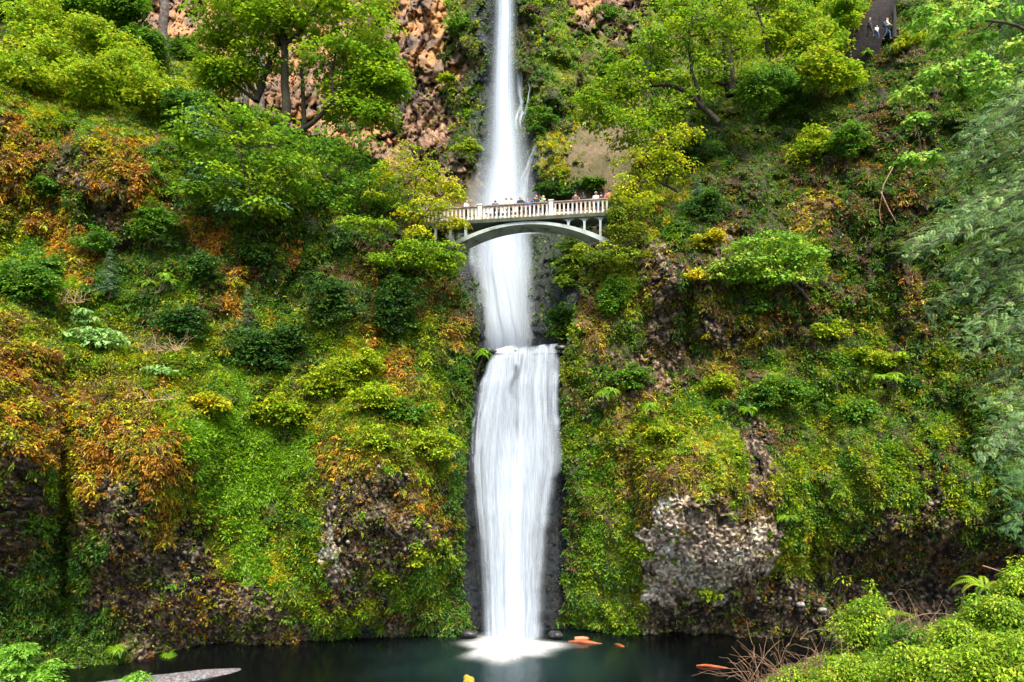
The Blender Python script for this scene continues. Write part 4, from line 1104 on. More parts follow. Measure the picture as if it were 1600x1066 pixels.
conifer_boughs('conifer_tree', 'darker green conifer boughs behind the soft grey-green ones at the right edge', [(1720,1100,0),(1720,400,0),(1720,-150,0)], bo, 30, CON2, Lk=1.5)
blob_tree('maple_tree', 'near maple branches with large pale leaves in the upper right corner',
    [(1440,120,24,10),(1420,145,20,8),(1470,105,26,12),(1495,125,26,12),(1520,95,26,14),(1545,115,26,12),(1575,130,28,14),(1560,150,22,10),(1590,100,26,14),(1480,30,24,10),(1440,20,20,8),(1510,15,30,14),(1560,10,30,14),(1470,60,24,10),(1530,60,20,10),(1450,240,14,5),(1420,245,12,4),(1500,150,18,8),(1600,60,20,14),(1430,180,12,5)],
    26, np.array([[.16,.34,.035],[.22,.40,.05],[.12,.28,.025],[.30,.42,.06]]), [([(1720,400,1),(1700,250,.6),(1660,130,.2),(1600,110,0),(1540,105,0),(1480,120,-.3)],.16,.03),([(1700,250,.6),(1640,60,.2),(1560,30,0),(1480,35,0)],.1,.03),([(1700,260,.6),(1600,235,.2),(1510,238,0),(1440,242,-.2)],.05,.012)],
    n_spray=11, n_leaf=15, L=.19, sr=.28, jitterY=.8, twig=.012, hang=.6, flat=.6, wl=.85)
# ---------------------------------------------------------------- footbridge
def concrete(name, c, c2, stain=(.16,.10,.06), sc1=1.6):
    m, nt, out = newmat(name)
    tc = N(nt, 'ShaderNodeTexCoord')
    n1 = N(nt, 'ShaderNodeTexNoise', Scale=sc1, Detail=7.0, Roughness=0.7); n2 = N(nt, 'ShaderNodeTexNoise', Scale=5.0, Detail=5.0)
    for n in (n1, n2): nt.links.new(tc.outputs['Object'], n.inputs['Vector'])
    cr = N(nt, 'ShaderNodeValToRGB'); e = cr.color_ramp.elements
    e[0].position = .36; e[0].color = (*stain, 1); e[1].position = .62; e[1].color = (*c, 1)
    x = e.new(.46); x.color = (*c2, 1)
    nt.links.new(n1.outputs[0], cr.inputs[0])
    b = N(nt, 'ShaderNodeBsdfPrincipled', Roughness=.85)
    bp = N(nt, 'ShaderNodeBump'); bp.inputs['Strength'].default_value = .4; bp.inputs['Distance'].default_value = .02
    nt.links.new(n2.outputs[0], bp.inputs['Height']); nt.links.new(bp.outputs[0], b.inputs['Normal'])
    nt.links.new(cr.outputs[0], b.inputs['Base Color']); nt.links.new(b.outputs[0], out.inputs['Surface'])
    return m
M_rail = concrete('painted_concrete', (.74,.73,.68), (.58,.53,.45), (.24,.15,.09))
M_cap = concrete('rail_cap', (.36,.28,.21), (.24,.16,.11), (.10,.07,.05))
M_foot = concrete('stained_foot', (.42,.30,.21), (.24,.14,.08), (.09,.05,.03))
M_arch = concrete('arch_concrete', (.46,.52,.52), (.33,.38,.36), (.12,.14,.08), .8)
M_deck = concrete('mossy_slab', (.07,.09,.06), (.045,.06,.035), (.03,.035,.02))

AL = P(650, 328, 55.1); BR = P(1000, 309, 52.2)
du = np.array([BR[0] - AL[0], BR[1] - AL[1], 0]); Lb = np.linalg.norm(du); du /= Lb
dvv = np.array([-du[1], du[0], 0])
ZR = CAMZ + 20.1; ZD = ZR - 1.12
def u_of(px):
    """distance along the front railing for a photo column"""
    k = (px - 800) / F
    return (k * AL[1] - AL[0]) / (du[0] - k * du[1])
U0 = u_of(819)
borg = AL + du * U0; borg[2] = ZD
bridge = empty('footbridge', borg, math.atan2(du[1], du[0]))
tag(bridge, 'white concrete arched footbridge with balusters crossing before the upper waterfall', 'bridge')
def lu(px): return u_of(px) - U0
def prism(poly, v0, v1):
    """poly of (u,w) extruded along v -> verts, faces (ngon caps)"""
    n = len(poly)
    V = [(a, v0, b) for a, b in poly] + [(a, v1, b) for a, b in poly]
    F_ = [list(range(n)), list(range(2 * n - 1, n - 1, -1))] + [[i + n, (i + 1) % n + n, (i + 1) % n, i] for i in range(n)]
    return V, F_
def poly_obj(name, parts, mat, parent, loc=(0, 0, 0), bevel=0.0):
    V, Fc = [], []
    for v, f in parts:
        o_ = len(V); V += v; Fc += [[i + o_ for i in q] for q in f]
    me = bpy.data.meshes.new(name); me.from_pydata([tuple(map(float, v)) for v in V], [], Fc); me.update()
    me.materials.append(mat)
    o = link(name, me, parent); o.location = loc
    if bevel:
        b = o.modifiers.new('bevel', 'BEVEL'); b.width = bevel; b.segments = 2
    return o
def box(u0, u1, v0, v1, w0, w1): return prism([(u0, w0), (u1, w0), (u1, w1), (u0, w1)], v0, v1)
UL, UR = lu(640) - .5, lu(969)
poly_obj('deck', [box(UL, UR, -.12, 2.15, -.30, 0.0)], M_deck, bridge, bevel=.03)
def arch_top(u): return -.33 - 1.42 * (u / 5.95) ** 2
us = np.linspace(-7.2, 6.6, 60)
top = [(u, arch_top(u)) for u in us]; bot = [(u, arch_top(u) - .22 - .18 * (u / 6) ** 2) for u in us[::-1]]
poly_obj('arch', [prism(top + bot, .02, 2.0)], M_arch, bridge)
ar = bridge.children[-1].data; ar.materials.append(concrete('shaded_green_soffit', (.085,.105,.07), (.055,.075,.04), (.03,.04,.02), .9))  # darker green for the downward faces: underside shade painted into the colour
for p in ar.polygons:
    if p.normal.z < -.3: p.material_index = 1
# spandrel posts with flared heads, front and back
def flare(w_, h0, spread):
    p = [(-w_, -h0), (w_, -h0), (w_, -.30 - spread)]
    for t in np.linspace(0, PI / 2, 6): p.append((w_ + spread * (1 - math.cos(t)), -.30 - spread + spread * math.sin(t)))
    q = [(-a, b) for a, b in reversed(p[3:])]
    return p + q
for px in (680, 703, 727, 888, 913, 938):
    u = lu(px); h = abs(arch_top(u)) + .05 if abs(u) < 5.5 else 2.6
    s_ = min(.36, max(.15, h - .45))
    for v in (.06, 1.72):
        poly_obj('spandrel_post', [prism(flare(.085, h, s_), v, v + .24)], M_arch, bridge, (u, 0, 0))
posts = [lu(750), lu(861), lu(639)]
def railing(v0, nm):
    r = poly_obj('top_rail', [box(UL, UR, v0 - .04, v0 + .24, 1.02, 1.12)], M_cap, bridge, bevel=.02)
    poly_obj('bottom_rail', [box(UL, UR, v0 - .02, v0 + .22, .0, .13)], M_rail if v0 > 1 else M_foot, bridge, bevel=.015)
    base = None; sp = .327
    prof = []
    w_ = .062
    prof = [(-w_ - .04, .13), (w_ + .04, .13), (w_, .19), (w_, .82)]
    for t in np.linspace(0, PI / 2, 5): prof.append((w_ + (sp / 2 - w_ - .002) * (1 - math.cos(t)), .82 + .12 * math.sin(t)))
    prof += [(sp / 2 - .002, 1.02)]
    prof = prof + [(-a, b) for a, b in reversed(prof[2:])]
    def half(v): return [(a, b) for a, b in v]
    prev = None
    for p0 in sorted(posts):
        if UL < p0 < UR:
            poly_obj('rail_post', [box(p0 - .17, p0 + .17, v0 - .10, v0 + .30, -.02, 1.13), box(p0 - .22, p0 + .22, v0 - .15, v0 + .35, 1.132, 1.22), box(p0 - .20, p0 + .20, v0 - .13, v0 + .33, -.02, .10)], M_rail, bridge, bevel=.015)
    edges = [UL] + sorted(p for p in posts if UL < p < UR) + [UR]
    bars = []
    for a, b in zip(edges[:-1], edges[1:]):
        a += .17; b -= .17
        n = int(round((b - a) / sp)); 
        for i in range(n): bars.append(a + (i + .5) * (b - a) / n)
    for u in bars:
        if base is None:
            base = poly_obj('baluster', [prism(prof, v0 + .03, v0 + .17)], M_rail, bridge, (u, 0, 0))
        else:
            c = base.copy(); col.objects.link(c); c.parent = bridge; c.matrix_parent_inverse = Matrix.Identity(4); c.location = (u, 0, 0)
    return bars
nb = railing(0.0, 'front')
# back railing: same balusters, larger spacing hidden by the front ones
railing(1.85, 'back')
poly_obj('dentil_course', [box(u - .06, u + .06, -.09, -.02, -.005, .10) for u in nb], M_rail, bridge)

# ---------------------------------------------------------------- people
def M_flat(name, c, rough=.8): return simple_mat(name, c, rough, 12, .25, .2)
SKIN = [M_flat('skin_light', (.60,.36,.26), .55), M_flat('skin_tan', (.36,.20,.13), .55)]
def skin_mesh(name, verts, edges, radii, root=0, sub=1):
    me = bpy.data.meshes.new(name); me.from_pydata([tuple(v) for v in verts], edges, []); me.update()
    o = bpy.data.objects.new(name, me); col.objects.link(o)
    m = o.modifiers.new('skin', 'SKIN'); m.use_smooth_shade = True
    for i, r in enumerate(radii):
        sv = me.skin_vertices[0].data[i]; sv.radius = (r, r) if not isinstance(r, tuple) else r
        sv.use_root = (i == root)
    s = o.modifiers.new('sub', 'SUBSURF'); s.levels = sub; s.render_levels = sub
    dg = bpy.context.evaluated_depsgraph_get(); me2 = bpy.data.meshes.new_from_object(o.evaluated_get(dg))
    bpy.data.objects.remove(o); me2.name = name
    for p in me2.polygons: p.use_smooth = True
    return me2
def ellip(V_, Fc, c, r, n=10, m=7):
    o_ = len(V_)
    for j in range(m + 1):
        t = PI * j / m
        for i in range(n):
            a = 2 * PI * i / n
            V_.append((c[0] + r[0] * math.sin(t) * math.cos(a), c[1] + r[1] * math.sin(t) * math.sin(a), c[2] + r[2] * math.cos(t)))
    for j in range(m):
        for i in range(n): Fc.append([o_ + j * n + i, o_ + (j + 1) * n + i, o_ + (j + 1) * n + (i + 1) % n, o_ + j * n + (i + 1) % n])

def body_pose(pose, S=1.0):
    """joint dictionary, facing -Y; metres for a 1.72 m adult"""
    J = {'pel': (0, 0, .94), 'sp': (0, .0, 1.15), 'ch': (0, 0, 1.34), 'nk': (0, 0, 1.47), 'hd': (0, -.01, 1.58), 'ht': (0, -.01, 1.66),
         'hl': (.095, 0, .90), 'kl': (.11, -.01, .50), 'al': (.12, .02, .09), 'tl': (.13, -.13, .035),
         'hr': (-.095, 0, .90), 'kr': (-.11, -.01, .50), 'ar': (-.12, .02, .09), 'tr': (-.13, -.13, .035),
         'sl': (.17, 0, 1.40), 'el': (.24, .02, 1.13), 'wl': (.23, -.10, .90), 'ml': (.23, -.13, .83),
         'sr': (-.17, 0, 1.40), 'er': (-.24, .02, 1.13), 'wr': (-.23, -.10, .90), 'mr': (-.23, -.13, .83)}
    if pose in ('lean', 'lean2'):
        for k, dy, dz in (('sp', -.05, -.01), ('ch', -.13, -.04), ('nk', -.2, -.07), ('hd', -.25, -.09), ('ht', -.27, -.09), ('sl', -.15, -.05), ('sr', -.15, -.05)):
            J[k] = (J[k][0], J[k][1] + dy, J[k][2] + dz)
        J['el'] = (.27, -.28, 1.14); J['er'] = (-.27, -.28, 1.14); J['wl'] = (.13, -.46, 1.17); J['wr'] = (-.13, -.46, 1.17); J['ml'] = (.06, -.50, 1.17); J['mr'] = (-.06, -.50, 1.17)
    if pose == 'photo':
        J['el'] = (.26, -.16, 1.22); J['er'] = (-.26, -.16, 1.22); J['wl'] = (.10, -.32, 1.45); J['wr'] = (-.10, -.32, 1.45); J['ml'] = (.06, -.36, 1.51); J['mr'] = (-.06, -.36, 1.51)
    if pose == 'walk':
        J['kl'] = (.10, -.20, .52); J['al'] = (.10, -.22, .10); J['tl'] = (.11, -.37, .05); J['kr'] = (-.10, .06, .50); J['ar'] = (-.10, .30, .13); J['tr'] = (-.10, .20, .035)
        J['el'] = (.24, .13, 1.15); J['wl'] = (.23, .12, .92); J['ml'] = (.23, .10, .84); J['er'] = (-.24, -.06, 1.14); J['wr'] = (-.22, -.24, .98); J['mr'] = (-.21, -.31, .94)
    if pose == 'hip':
        J['el'] = (.34, .08, 1.17); J['wl'] = (.19, -.04, 1.0); J['ml'] = (.14, -.09, .97)
    return {k: np.array(v) * S for k, v in J.items()}
RB = {'pel': .125, 'sp': .11, 'ch': .13, 'nk': .055, 'hd': .088, 'ht': .07, 'hl': .085, 'kl': .055, 'al': .038, 'tl': .03, 'hr': .085, 'kr': .055, 'ar': .038, 'tr': .03,
      'sl': .06, 'el': .042, 'wl': .028, 'ml': .032, 'sr': .06, 'er': .042, 'wr': .028, 'mr': .032}
ED = [('pel','sp'),('sp','ch'),('ch','nk'),('nk','hd'),('hd','ht'),('pel','hl'),('hl','kl'),('kl','al'),('al','tl'),('pel','hr'),('hr','kr'),('kr','ar'),('ar','tr'),('ch','sl'),('sl','el'),('el','wl'),('wl','ml'),('ch','sr'),('sr','er'),('er','wr'),('wr','mr')]
def person(label, loc, rz, pose, shirt, trousers, hair, skin=0, S=1.0, hat=None, long_hair=False, pack=None):
    J = body_pose(pose, S)
    root = empty('person', loc, rz); tag(root, label, 'person')
    keys = list(J); V_ = [J[k] for k in keys]; E_ = [(keys.index(a), keys.index(b)) for a, b in ED]; R_ = [RB[k] * S for k in keys]
    for s_, m, w_ in ((1, 'ml', 'wl'), (-1, 'mr', 'wr')):       # five fingers on each hand
        d = unit(J[m] - J[w_]); sd = unit(np.cross(d, UP + np.array([.01, .3, 0]))); 
        for q, (o_, ln) in enumerate(((-.026, .062), (-.009, .072), (.009, .068), (.026, .052))):
            i0 = len(V_); b0 = J[m] + sd * o_ * S
            V_ += [b0 + d * .03 * S, b0 + d * (.03 + ln * .55) * S, b0 + (d * (.03 + ln) - np.cross(sd, d) * .012) * S]
            R_ += [.0095 * S, .0085 * S, .0075 * S]; E_ += [(keys.index(m), i0), (i0, i0 + 1), (i0 + 1, i0 + 2)]
        i0 = len(V_); V_ += [J[m] - sd * .045 * S, J[m] - sd * .055 * S + d * .035 * S]; R_ += [.011 * S, .009 * S]; E_ += [(keys.index(m), i0), (i0, i0 + 1)]
    me = skin_mesh('person', V_, E_, R_, 0)
    # head details go into the same body mesh: nose, ears, brow
    bm_v, bm_f = [], []; h = J['hd']
    ellip(bm_v, bm_f, h + np.array([0, -.005, .01]) * S, (.078 * S, .095 * S, .115 * S), 14, 10)
    ellip(bm_v, bm_f, h + np.array([0, -.10, .0]) * S, (.014 * S, .02 * S, .024 * S), 6, 4)
    for s_ in (-1, 1): ellip(bm_v, bm_f, h + np.array([.08 * s_, 0, .0]) * S, (.012 * S, .022 * S, .032 * S), 6, 4)
    import bmesh
    bm = bmesh.new(); bm.from_mesh(me); vs = [bm.verts.new(tuple(v)) for v in bm_v]
    for f_ in bm_f:
        try: bm.faces.new([vs[i] for i in f_]).smooth = True
        except Exception: pass
    bm.to_mesh(me); bm.free(); me.materials.clear(); me.materials.append(SKIN[skin])
    link('body', me, root)
    # clothes follow the same joints a little further out
    tk = ['pel', 'sp', 'ch', 'nk', 'sl', 'el', 'wl', 'sr', 'er', 'wr']
    te = [(a, b) for a, b in ED if a in tk and b in tk]
    V2 = {k: J[k] for k in tk}; V2['nk'] = J['nk'] - (J['nk'] - J['ch']) * .35
    V2['wl'] = J['wl'] * .92 + J['el'] * .08; V2['wr'] = J['wr'] * .92 + J['er'] * .08; V2['pel'] = J['pel'] - np.array([0, 0, .04]) * S
    me = skin_mesh('top', [V2[k] for k in tk], [(tk.index(a), tk.index(b)) for a, b in te], [(RB[k] + (.03 if k in ('ch', 'sp', 'pel') else .022)) * S for k in tk], 1)
    me.materials.clear(); me.materials.append(shirt); link('jacket', me, root)
    tk = ['pel', 'hl', 'kl', 'al', 'hr', 'kr', 'ar']
    te = [(a, b) for a, b in ED if a in tk and b in tk]
    V3 = dict(J)
    me = skin_mesh('legs', [V3[k] for k in tk], [(tk.index(a), tk.index(b)) for a, b in te], [(RB[k] + .018) * S for k in tk], 0)
    me.materials.clear(); me.materials.append(trousers); link('trousers', me, root)
    for k in ('al', 'ar'):
        sv, sf = [], []
        t = J['t' + k[1]]; ellip(sv, sf, (t * .6 + J[k] * .4) * np.array([1, 1, 0]) + np.array([0, 0, .045 * S]), (.055 * S, .13 * S, .045 * S), 10, 6)
        m_ = bpy.data.meshes.new('shoe'); m_.from_pydata(sv, [], sf); m_.materials.append(M_shoe); link('shoe', m_, root)
    hv, hf = [], []
    ellip(hv, hf, h + np.array([0, .02, .045]) * S, (.092 * S, .10 * S, .095 * S), 14, 8)
    if long_hair:
        ellip(hv, hf, h + np.array([0, .055, -.06]) * S, (.085 * S, .06 * S, .14 * S), 12, 7)
    m_ = bpy.data.meshes.new('hair'); m_.from_pydata(hv, [], hf); m_.materials.append(hair)
    for p in m_.polygons: p.use_smooth = True
    link('hair', m_, root)
    ev, ef = [], []
    for s_ in (-1, 1): ellip(ev, ef, h + np.array([.03 * s_, -.092, .02]) * S, (.012 * S, .008 * S, .008 * S), 6, 4)
    ellip(ev, ef, h + np.array([0, -.093, -.045]) * S, (.024 * S, .008 * S, .006 * S), 6, 4)
    m_ = bpy.data.meshes.new('eyes'); m_.from_pydata(ev, [], ef); m_.materials.append(M_eye); link('face_features', m_, root)
    if hat:
        hv, hf = [], []; ellip(hv, hf, h + np.array([0, 0, .075]) * S, (.10 * S, .11 * S, .075 * S), 12, 6); ellip(hv, hf, h + np.array([0, -.04, .06]) * S, (.13 * S, .16 * S, .012 * S), 14, 4)
        m_ = bpy.data.meshes.new('hat'); m_.from_pydata(hv, [], hf); m_.materials.append(hat); link('hat', m_, root)
    if pack:
        pv, pf = [], []; c_ = (J['ch'] + J['sp']) / 2 + np.array([0, .20, .02]) * S
        ellip(pv, pf, c_, (.17 * S, .12 * S, .24 * S), 12, 8)
        m_ = bpy.data.meshes.new('backpack'); m_.from_pydata(pv, [], pf); m_.materials.append(pack); link('backpack', m_, root)
    return root
M_shoe = M_flat('shoe', (.05,.045,.04)); M_eye = M_flat('eye_dark', (.05,.02,.02))
cl = {k: M_flat('cloth_' + k, v) for k, v in dict(white=(.78,.78,.80), navy=(.03,.07,.14), teal=(.0,.35,.38), black=(.015,.015,.02), blue=(.01,.13,.55), green=(.38,.55,.33), brown=(.14,.07,.07), pink=(.80,.16,.17), palepink=(.65,.42,.40), jeans=(.04,.13,.28), grey=(.20,.20,.25), dk=(.02,.03,.035), lilac=(.25,.23,.38)).items()}
hr = {k: M_flat('hair_' + k, v, .5) for k, v in dict(dark=(.02,.012,.01), red=(.25,.05,.03), blond=(.55,.33,.10), orange=(.45,.14,.03), brown=(.09,.04,.02), grey=(.3,.3,.32)).items()}
ang0 = math.atan2(du[1], du[0])
PPL = [ # px, v (m behind the front rail), turn, pose, shirt, trousers, hair, kw, label
 (646,.9,90,'stand','white','grey','grey',dict(hat='white'),'person in a white hat behind yellow-green leaves on the left end of the bridge'),
 (684,1.0,80,'walk','teal','dk','brown',{},'person in a teal top behind the leaves near the left end of the bridge'),
 (729,.8,60,'stand','white','dk','red',{},'person in a white shirt just left of the left rail post'),
 (774,.9,190,'lean','navy','black','dark',dict(S=1.02),'person in a dark blue jacket leaning before the waterfall right of the left rail post'),
 (791,1.1,170,'stand','white','white','grey',dict(S=1.03),'person dressed all in white standing against the falling water'),
 (799,.8,30,'stand','white','jeans','red',dict(),'person in a white top and blue jeans with dark red hair'),
 (780,.35,10,'stand','palepink','dk','red',dict(S=.58),'small child in pale pink seen through the balusters beside the dark blue jacket'),
 (813,.7,0,'hip','black','dk','orange',dict(skin=0),'person in a black and white top beside the blue jacket'),
 (824,.8,185,'lean','blue','lilac','blond',dict(),'person in a bright blue jacket bending over at the middle of the bridge'),
 (830,.9,80,'lean2','blue','lilac','orange',dict(S=.98),'second person in bright blue, partly hidden by the bending one'),
 (838,.8,20,'stand','black','black','orange',dict(S=1.03),'person in a black jacket with orange hair right of the blue jackets'),
 (849,.9,-40,'photo','green','dk','blond',dict(),'blond person in a pale green top next to the right rail post'),
 (819,.4,0,'stand','palepink','grey','brown',dict(S=.62),'small child in pale clothes between the balusters below the black and white top'),
 (899,.9,170,'stand','brown','black','brown',dict(S=1.05),'person in a dull brown top right of the right rail post'),
 (911,.7,180,'stand','black','black','dark',dict(long_hair=True),'person in black with long dark hair leaning back to the falls'),
 (905,.5,20,'stand','brown','palepink','dark',dict(S=.80),'shorter person in brown seen through the balusters between two dark figures'),
 (931,.8,0,'stand','white','jeans','orange',dict(hat='white'),'person in a white top and blue jeans near the right end of the bridge'),
 (939,.9,175,'stand','black','black','dark',dict(S=.97),'person in black beside the white top and jeans'),
 (952,.8,190,'hip','pink','black','dark',dict(S=1.06),'person in a coral pink shirt at the right end of the bridge')]
def on_bridge(px, v):
    k = (px - 800) / F
    a = AL + dvv * v
    u = (k * a[1] - a[0]) / (du[0] - k * du[1])
    p = a + du * u; p[2] = ZD + .001
    return p
for px, v, turn, pose, sh, tr, ha, kw, lab in PPL:
    kw = dict(kw)
    if 'hat' in kw: kw['hat'] = cl[kw['hat']]
    kw['S'] = kw.get('S', 1.0) * 1.07
    person(lab, on_bridge(px, .25 + v * .35), ang0 + math.radians(turn), pose, cl[sh], cl[tr], hr[ha], **kw)
# hikers by the stump
for px, py, d, turn, pose, sh, tr, ha, kw, lab in [
   (1359, 60, 53.9, 30, 'walk', 'black', 'black', 'brown', {}, 'hiker in black on the rim trail in front of the mossy stump'),
   (1370, 63, 53.6, 10, 'walk', 'white', 'navy', 'red', dict(S=.72), 'child hiker in a grey and white top between two adults by the stump'),
   (1386, 62, 53.7, 60, 'walk', 'white', 'navy', 'orange', dict(pack=cl['navy'], S=1.05), 'hiker in a white shirt with a blue bag right of the mossy stump')]:
    d = SY - 2.1
    person(lab, P(px, py, d), math.radians(turn), pose, cl[sh], cl[tr], hr[ha], **kw)
# ---------------------------------------------------------------- near bank, gravel, logs
def bank(name, label, cpts, box_, poly, seed, colr):
    xs = np.arange(box_[0], box_[1], 8.); ys = np.arange(box_[2], box_[3], 8.)
    PX, PY = np.meshgrid(xs, ys); D = rbf(cpts, PX, PY)
    X = (PX - 800) / F * D; D = D + .25 * fbm(X * 1.2, PY / 40., 0 * X, 3, seed)
    m = in_poly(poly, PX, PY)
    V = np.stack([(PX - 800) / F * D, D, CAMZ + (HZ - PY) / F * D], -1)
    idx = np.arange(PX.size).reshape(PX.shape); q = m[:-1, :-1] & m[1:, 1:] & m[1:, :-1] & m[:-1, 1:]
    fq = np.stack([idx[:-1, :-1], idx[1:, :-1], idx[1:, 1:], idx[:-1, 1:]], -1)[q]
    c = np.broadcast_to(np.array(colr), (PX.size, 3))
    o = np_mesh(name, V.reshape(-1, 3), fq, M_ground, color=c, extra={'Wet': np.zeros(PX.size)}, smooth=True)
    tag(o, label, 'bank', kind='structure'); return rbf, cpts
BK = [(1060,1110,17),(1200,1070,16),(1320,1010,16.5),(1450,970,16),(1560,920,15),(1700,860,14.5),(1200,1300,8),(1500,1300,7.5),(1800,1200,7.5),(1400,1100,12),(1600,1050,11.5),(1800,1000,11.5),(1300,1150,12)]
bank('near_bank', 'brushy bank below the viewpoint at the lower right', BK, (1000, 1950, 780, 1500),
     [(1000,1500),(1020,1150),(1130,1085),(1220,1040),(1320,1000),(1450,965),(1560,925),(1700,850),(1950,780),(1950,1500)], 5, (.06,.05,.02))
BKL = [(-300,960,16),(0,1040,15),(100,1100,14),(-300,1300,9),(100,1300,8.5),(0,1150,12)]
bank('near_bank', 'brushy bank below the viewpoint at the lower left', BKL, (-350, 220, 900, 1500), [(-350,950),(-100,1030),(20,1060),(110,1120),(200,1500),(-350,1500)], 8, (.05,.05,.02))
def dbank(px, py, c=BK): return float(rbf(c, np.array([float(px)]), np.array([float(py)]))[0])
PM['B'] = np.array([[.26,.38,.02],[.18,.32,.015],[.34,.42,.03],[.10,.20,.015]])
NB = [ (1352,962,88,74,'b','B','thin bright green bush standing up in front of the dark undercut rock'),
 (1400,1000,80,50,'b','M','darker green bush right behind the thin bright one'),
 (1560,960,120,60,'b','B','tall lime bush filling the lower right corner edge'),
 (1500,1000,110,56,'b','B','lime bush left of the corner bush on the near bank'),
 (1570,1030,120,70,'b','B','lowest lime bush in the bottom right corner'),
 (1440,1040,120,50,'b','B','wide lime bush in the middle of the near bank'),
 (1350,1045,110,44,'b','B','low lime bush right of the dead brown twigs'),
 (1260,1060,90,30,'b','B','small lime bush below the dead brown twigs'),
 (1520,1060,120,40,'b','B','lime bush along the bottom edge near the right corner'),
 (1595,905,60,50,'b','B','lime leaves at the right edge above the near bank'),
 (1560,925,36,14,'b','M','small loose green sprig sticking out left of the corner bush')]
for x, y, w_, h_, st, pal, lab in NB:
    Y = dbank(x, y + h_ * .5) - .4
    k = Y / F
    root = empty('bush', P(x, y + h_ * .6, Y)); tag(root, lab, 'bush'); org = np.array(root.location)
    f = Foliage(); paths = []
    rr = random.Random(x); m = max(5, int(w_ * h_ / 420)); cs, rs = [], []
    for _ in range(m):
        a = rr.uniform(0, 2 * PI); r = rr.random() ** .5 * .75
        cs.append(P(x, y, Y) + np.array([math.cos(a) * r * w_ * .5 * k, rr.uniform(-.5, .5) * w_ * .4 * k, math.sin(a) * r * h_ * .5 * k]))
        s_ = rr.uniform(.12, .40) * min(w_, h_ * 1.3) * k; rs.append((s_ * 1.2, s_, s_ * rr.uniform(.8, 1.5)))
    spray_cloud(f, cs, rs, PM[pal], 22, 24, .075, .19, hang=.3, flat=.8, wl=.5, tint=.45)
    for c in cs: paths.append((wander(org, c, 6, .12), np.linspace(.018, .006, 6)))
    Vt, Ft = tube(paths, 5); np_mesh('stem', Vt, Ft, M_bark, root, origin=org); f.build('foliage', M_leaf, root, origin=org)
for x, y, lab in [(1560,985,'fern with upright feathery fronds in the middle of the corner bushes'),(1480,1035,'fern unrolling between lime bushes on the near bank'),(1390,945,'fern with arching fronds behind the looped twigs'),(1590,1010,'fern at the right edge of the near bank'),(1330,1020,'small fern just right of the brown twigs'),(1500,960,'fern fanning out above the lime bush left of the corner'),(1420,1015,'fern lying across the wide lime bush'),(1535,1035,'fern half sunk between the lowest lime bushes'),(1370,1030,'fern above the low lime bush by the twigs'),(1540,900,'fern catching the light above the corner bushes')]:
    Y = dbank(x, y) - .8; root = empty('fern', P(x, y + 25, Y)); tag(root, lab, 'fern'); org = np.array(root.location)
    f = Foliage(); m = 16; ang = np.linspace(0, 2 * PI, m, endpoint=False) + rng.normal(size=m) * .2
    A = np.stack([np.cos(ang) * .9, np.sin(ang) * .8, rng.uniform(.5, 1.5, m)], -1)
    frond(f, np.repeat(org[None], m, 0), unit(A), rng.uniform(.5, .95, m), PM['B'] * .9, droop=.12, wid=.15, seg=20)
    np_mesh('root_crown', *tube([(np.array([org - UP * .2, org, org + UP * .05]), np.array([.05, .05, .03]))], 6), M_bark, root, origin=org)
    f.build('fronds', M_leaf, root, origin=org)
# ground leaves on the bank
f = Foliage(); n = 90000
px = rng.uniform(1120, 1960, n); py = rng.uniform(780, 1300, n)
ok = in_poly([(1100,1350),(1130,1090),(1220,1048),(1320,1008),(1450,975),(1560,935),(1700,860),(1950,790),(1950,1350)], px, py); px, py = px[ok], py[ok]
D = rbf(BK, px, py) - rng.uniform(.02, .45, len(px))
q = np.stack([(px - 800) / F * D, D, CAMZ + (HZ - py) / F * D], -1)
f.leaves(q, unit(rdir(len(q)) + UP * .2), unit(rdir(len(q)) * .6 + UP), rng.uniform(.05, .11, len(q)), .045, pick(PM['B'], len(q)) * rng.uniform(.6, 1.1, (len(q), 1)))
n = 12000; px = rng.uniform(-200, 160, n); py = rng.uniform(990, 1300, n)
ok = in_poly([(-250,1000),(0,1060),(90,1110),(160,1350),(-250,1350)], px, py); px, py = px[ok], py[ok]
D = rbf(BKL, px, py) - rng.uniform(.02, .4, len(px)); q = np.stack([(px - 800) / F * D, D, CAMZ + (HZ - py) / F * D], -1)
f.leaves(q, unit(rdir(len(q)) + UP * .2), unit(rdir(len(q)) * .6 + UP), rng.uniform(.06, .12, len(q)), .05, pick(PM['B'], len(q)) * rng.uniform(.6, 1.1, (len(q), 1)))
o = f.build('bank_undergrowth', M_leaf); tag(o, 'low leafy undergrowth covering the near banks', 'undergrowth', kind='stuff')
for x, y, w_, h_, lab in [(15,1035,60,50,'bright blurred bush in the bottom left corner'),(60,1050,60,36,'low bright bush right of the bottom left corner bush'),(45,1005,30,18,'loose green sprig above the bottom left corner bush'),(215,1062,34,10,'small sprig poking up in front of the gravel bar')]:
    Y = 13.5; k = Y / F; root = empty('bush', P(x, y + h_ * .7, Y)); tag(root, lab, 'bush'); org = np.array(root.location); f = Foliage(); rr = random.Random(x)
    cs = [P(x, y, Y) + np.array([rr.uniform(-.4, .4) * w_ * k, rr.uniform(-.2, .2), rr.uniform(-.4, .4) * h_ * k]) for _ in range(max(3, int(w_ * h_ / 260)))]
    spray_cloud(f, cs, [(.16, .16, .10)] * len(cs), np.array([[.22,.42,.06],[.16,.34,.03],[.12,.26,.02]]), 12, 22, .08, .14, hang=.3, wl=.6)
    low = P(x, 1150, Y)
    Vt, Ft = tube([(wander(low if x > 100 else org, c, 6, .08), np.linspace(.015, .005, 6)) for c in cs], 5); np_mesh('stem', Vt, Ft, M_bark, root, origin=org); f.build('foliage', M_leaf, root, origin=org)

